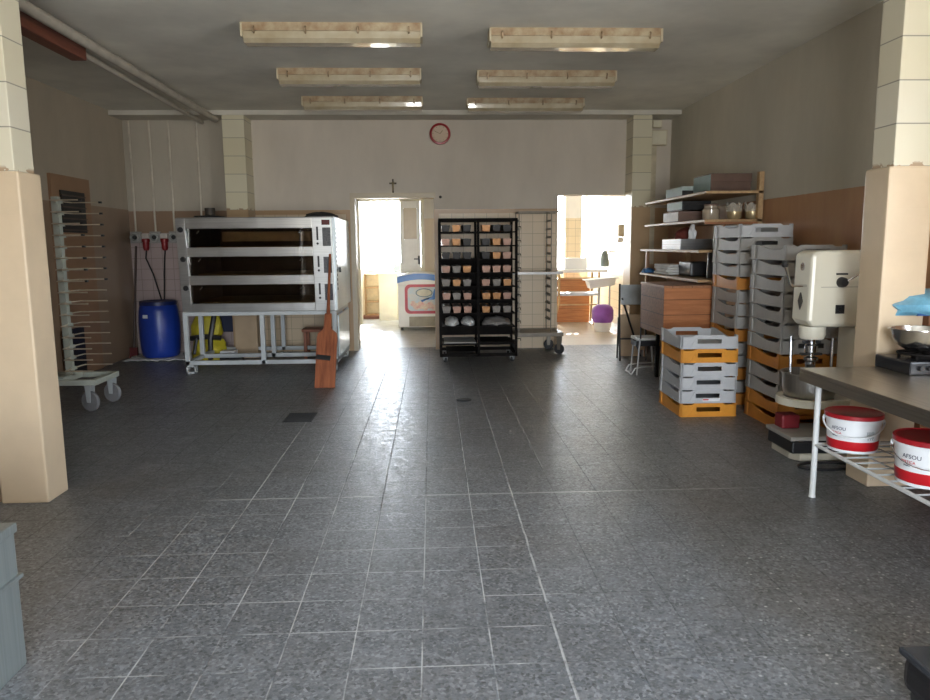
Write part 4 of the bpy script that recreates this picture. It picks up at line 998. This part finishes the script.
def bucket(loc, rz, label, s=1., hr=.0028, hm=None):
    t = thing('plastic_bucket', label, 'bucket', loc, rz, 'white buckets with red lids')
    h = .235*s; r0, r1 = .142*s, .160*s
    def rr(z): return r0+(r1-r0)*z/h
    MB().lathe([(0, 0), (r0, 0), (rr(h*.93), h*.93), (0, h*.93)], 44).build('body', white_plastic, t)
    MB().lathe([(rr(h*.07)+.0005, h*.07), (rr(h*.07)+.0015, h*.075), (rr(h*.31)+.0015, h*.31), (rr(h*.31)+.0005, h*.315)], 44, cap=False).build('red_band', red_plastic, t)
    MB().lathe([(r1, h*.90), (r1+.007, h*.90), (r1+.008, h*1.0), (r1+.002, h*1.015), (r1-.006, h*.985), (0, h*.985)], 44).build('lid', mat('red lid plastic', (.40, .012, .02), .4), t)
    MB().lathe([(r1-.002, h*.82), (r1+.004, h*.83), (r1+.004, h*.89), (r1-.002, h*.90)], 44, cap=False).build('collar', white_plastic, t)
    # wire handle hanging to the front
    pts = []
    for k in range(17):
        a = R(-180+180*k/16); drop = math.sin(PI*k/16)
        pts.append(((r1+.010)*math.cos(a), (r1+.012)*math.sin(a), h*.80-.085*drop*s))
    MB().tube(pts, hr, 6).build('wire_handle', hm or chrome, t)
    for sx in (-1, 1): MB().lathe([(0, 0), (.014, 0), (.012, .012), (0, .012)], 12, (sx*(r1+.0), 0, h*.80), 'X').build('handle_lug', white_plastic, t) if sx > 0 else MB().lathe([(0, 0), (.014, 0), (.012, -.012), (0, -.012)], 12, (-(r1+.0), 0, h*.80), 'X').build('handle_lug', white_plastic, t)
    # lettering wrapped round the body
    for body, size, z, off, mm in (('AFSOU', .030*s, .60*h, -.55, mat('dark print', (.08, .09, .14), .4)), ('NATICA', .020*s, 0.49*h, -.66, red_plastic), ('MARG', .012*s, .42*h, -.70, mat('dark print', (.08, .09, .14), .4))):
        me = text_mesh(body, size)
        for v in me.vertices:
            rz_ = rr(z+v.co.y)+.0018+v.co.z; an = -PI/2+off+v.co.x/rr(z)
            v.co = Vector((rz_*math.cos(an), rz_*math.sin(an), z+v.co.y))
        me.materials.append(mm); o = bpy.data.objects.new('lettering', me); COL.objects.link(o); o.parent = t
    pr = MB()
    for k in range(7): 
        an = -PI/2+.55+k*.05; z0 = .40*h
        pr.box(((rr(z0)+.002)*math.cos(an), (rr(z0)+.002)*math.sin(an), .55*h-.01*(k % 2)), (.004, .0022, .25*h), rz=an+PI/2)
    pr.build('fruit_print', mat('grey print', (.45, .50, .53), .5), t)
    return t
bucket((2.375, 3.94, .333), R(-31), 'white and red bucket on the wire shelf nearest the table leg', .90, .0055, white_plastic)
bucket((2.405, 3.34, .333), R(-33), 'white and red bucket under the steel table, right of the bucket at the leg', .97)
tag(MB().tube([(2.62+.19*math.cos(R(a))*1.0, 4.62+.08*math.sin(R(a)), .012) for a in range(0, 360, 20)], .009, 6, closed=True).build('cable_coil', black), 'black cable looped on the floor beside the mixer base', 'cable')
sv_ = thing('gas_stove', 'black two-burner gas stove on the steel table', 'stove', (2.93, 4.0, .766))
MB().b2(-.32, .30, -.16, .16, .0, .075, .01).build('stove_body', mat('black enamel', (.015, .015, .018), .25, var=.2), sv_)
MB().b2(-.10, .28, -.168, -.16, .012, .06).build('front_plate', mat('dark glass plate', (.03, .032, .04), .15), sv_)
MB().b2(-.10, .28, -.172, -.168, .010, .016).build('trim_strip', chrome, sv_)
for x in (-.15, .15):
    MB().lathe([(.05, .075), (.05, .09), (.03, .095), (0, .095)], 18, (x, 0, 0)).build('burner', black_steel, sv_)
    gq = MB()
    for a in range(4): gq.box((x, 0, .10), (.24, .012, .014), rz=R(45*a))
    gq.tube([(x+.12*math.cos(R(k*20)), .12*math.sin(R(k*20)), .10) for k in range(18)], .006, 6, closed=True)
    for a in range(4): gq.b2(x+.11*math.cos(R(90*a+45))-.006, x+.11*math.cos(R(90*a+45))+.006, .11*math.sin(R(90*a+45))-.006, .11*math.sin(R(90*a+45))+.006, .07, .10)
    gq.build('pan_support', black_steel, sv_)
for x in (-.26, -.21): MB().lathe([(0, 0), (.014, 0), (.012, .018), (0, .018)], 12, (x, -.16, .04), 'Y').build('knob', black, sv_)
bo = thing('steel_bowl', 'shiny steel mixing bowl standing on the gas stove', 'bowl', (2.76, 3.99, .885))
MB().lathe([(0, 0), (.07, .002), (.115, .03), (.140, .07), (.152, .118), (.165, .122), (.165, .126), (.148, .124), (.135, .07), (.11, .035), (.065, .010), (0, .008)], 40).build('bowl', mat('polished steel', (.62, .62, .62), .2, 1., var=.15), bo)
MB().lathe([(0, .10), (.10, .10), (.135, .09)], 30, cap=False).build('dough', mat('pale dough', (.7, .68, .6), .6), bo)
bb = thing('blue_bag', 'translucent light blue plastic bag on a brown box behind the bowl', 'bag', (3.03, 4.28, 1.06))
q = lump('bag_film', mat('blue bag film', (.16, .42, .60), .3, var=.35, scale=12, bump=.4, coat=.5), (0, 0, 0), (.62, .28, .15), 57, amp=.22); q.parent = bb
q = MB().box((.04, .0, .008), (.42, .22, .014)).build('bag_base', mat('dark blue fold', (.02, .10, .30), .4), bb)
tag(MB().b2(2.95, 3.36, 4.20, 4.5, .0, 1.06).build('brown_box', mat('brown box', (.30, .13, .06), .6)), 'tall brown box behind the steel table carrying the blue bag', 'box')

# ------------------------------------------------------------------ foreground items at frame edges
gb = thing('metal_bin', 'galvanised metal cabinet cut off at the lower left corner', 'cabinet', (-1.50, 2.33, 0), R(0))
gz = brushed('galvanised steel', (.25, .28, .28), .42, .2, 2, metal=.55)
MB().b2(-.60, 0, -.42, .22, 0, .50, .008).build('body', gz, gb)
MB().b2(-.61, .006, -.43, .23, .50, .535, .006).build('top_rim', gz, gb)
MB().b2(-.60, .012, -.43, .23, .33, .345, .003).build('seam_rib', gz, gb)
MB().tube([(-.13, -.43, .40), (-.13, -.47, .40), (-.35, -.47, .40), (-.35, -.43, .40)], .009).build('handle', chrome, gb)
bt = thing('black_trolley', 'black glossy box on wheels at the lower right corner', 'trolley', (1.68, 2.0, 0))
MB().b2(-.16, .25, -.25, .16, .05, .16, .03).build('body', mat('glossy black', (.02, .018, .02), .2), bt)
MB().b2(-.17, .26, -.26, .17, .16, .185, .010).build('top_plate', mat('dark steel plate', (.10, .11, .13), .25, .6), bt)
for x, y in ((-.12, -.2), (.2, -.2), (-.12, .12), (.2, .12)): MB().lathe([(0, -.012), (.025, -.012), (.025, .012), (0, .012)], 14, (x, y, .025), 'X').build('wheel', rubber, bt)

# ------------------------------------------------------------------ world and light
wd = bpy.data.worlds.new('World'); bpy.context.scene.world = wd; wd.use_nodes = True
nt = wd.node_tree; nt.nodes.clear(); g = N(nt)
ow = g.n('ShaderNodeOutputWorld'); bg = g.n('ShaderNodeBackground'); g.l(bg.outputs[0], ow.inputs[0])
zz = g.xyz(g.n('ShaderNodeTexCoord').outputs['Generated'])[2]
sky = g.mix(g.ramp(zz, -.02, .6), (.90, .95, 1.), (.66, .81, 1.))
g.l(g.mix(g.ramp(zz, -.06, .0), (.75, .74, .70), sky), bg.inputs['Color'])
bg.inputs['Strength'].default_value = 16.0
def portal(name, loc, rot, sx, sy):
    l = bpy.data.lights.new(name, 'AREA'); l.shape = 'RECTANGLE'; l.size = sx; l.size_y = sy
    l.cycles.is_portal = True
    o = bpy.data.objects.new(name, l); COL.objects.link(o); o.location = loc; o.rotation_euler = rot; return o
portal('portal_rear', ((D0+D1)/2, YR-.35, DZ/2), (R(90), 0, 0), D1-D0, DZ)
portal('portal_right', (XR+.35, (W0+W1)/2, (WZ0+WZ1)/2), (R(90), 0, R(90)), W1-W0, WZ1-WZ0)
portal('portal_far_left', (-.47, 17.0, 1.92), (R(90), 0, R(180)), 1.95, 1.95)
portal('portal_far_right', (2.22, 16.5, 1.92), (R(90), 0, R(180)), 2.45, 2.05)
sun = bpy.data.lights.new('Sun', 'SUN'); sun.energy = 10; sun.angle = R(.6); sun.color = (1, .95, .86)
so = bpy.data.objects.new('Sun', sun); COL.objects.link(so); so.rotation_euler = (-R(61), 0, R(-4))
# ------------------------------------------------------------------ camera
cam = bpy.data.cameras.new('Camera'); co_ = bpy.data.objects.new('Camera', cam); COL.objects.link(co_)
cam.sensor_fit = 'HORIZONTAL'; cam.sensor_width = 36; cam.lens = 36*730/930
cam.clip_start = .05; cam.clip_end = 200
M = Matrix.Rotation(R(-2.5), 4, 'Z') @ Matrix.Rotation(PI/2-R(8.2), 4, 'X') @ Matrix.Rotation(R(-.5), 4, 'Z')
co_.matrix_world = Matrix.Translation((0, 0, 1.5)) @ M
sc_ = bpy.context.scene; sc_.camera = co_
vs = sc_.view_settings; vs.view_transform = 'Standard'; vs.look = 'None'; vs.gamma = 1; vs.use_curve_mapping = False; vs.exposure = 1.2
sc_.cycles.max_bounces = 10; sc_.cycles.diffuse_bounces = 6; sc_.cycles.use_denoising = True
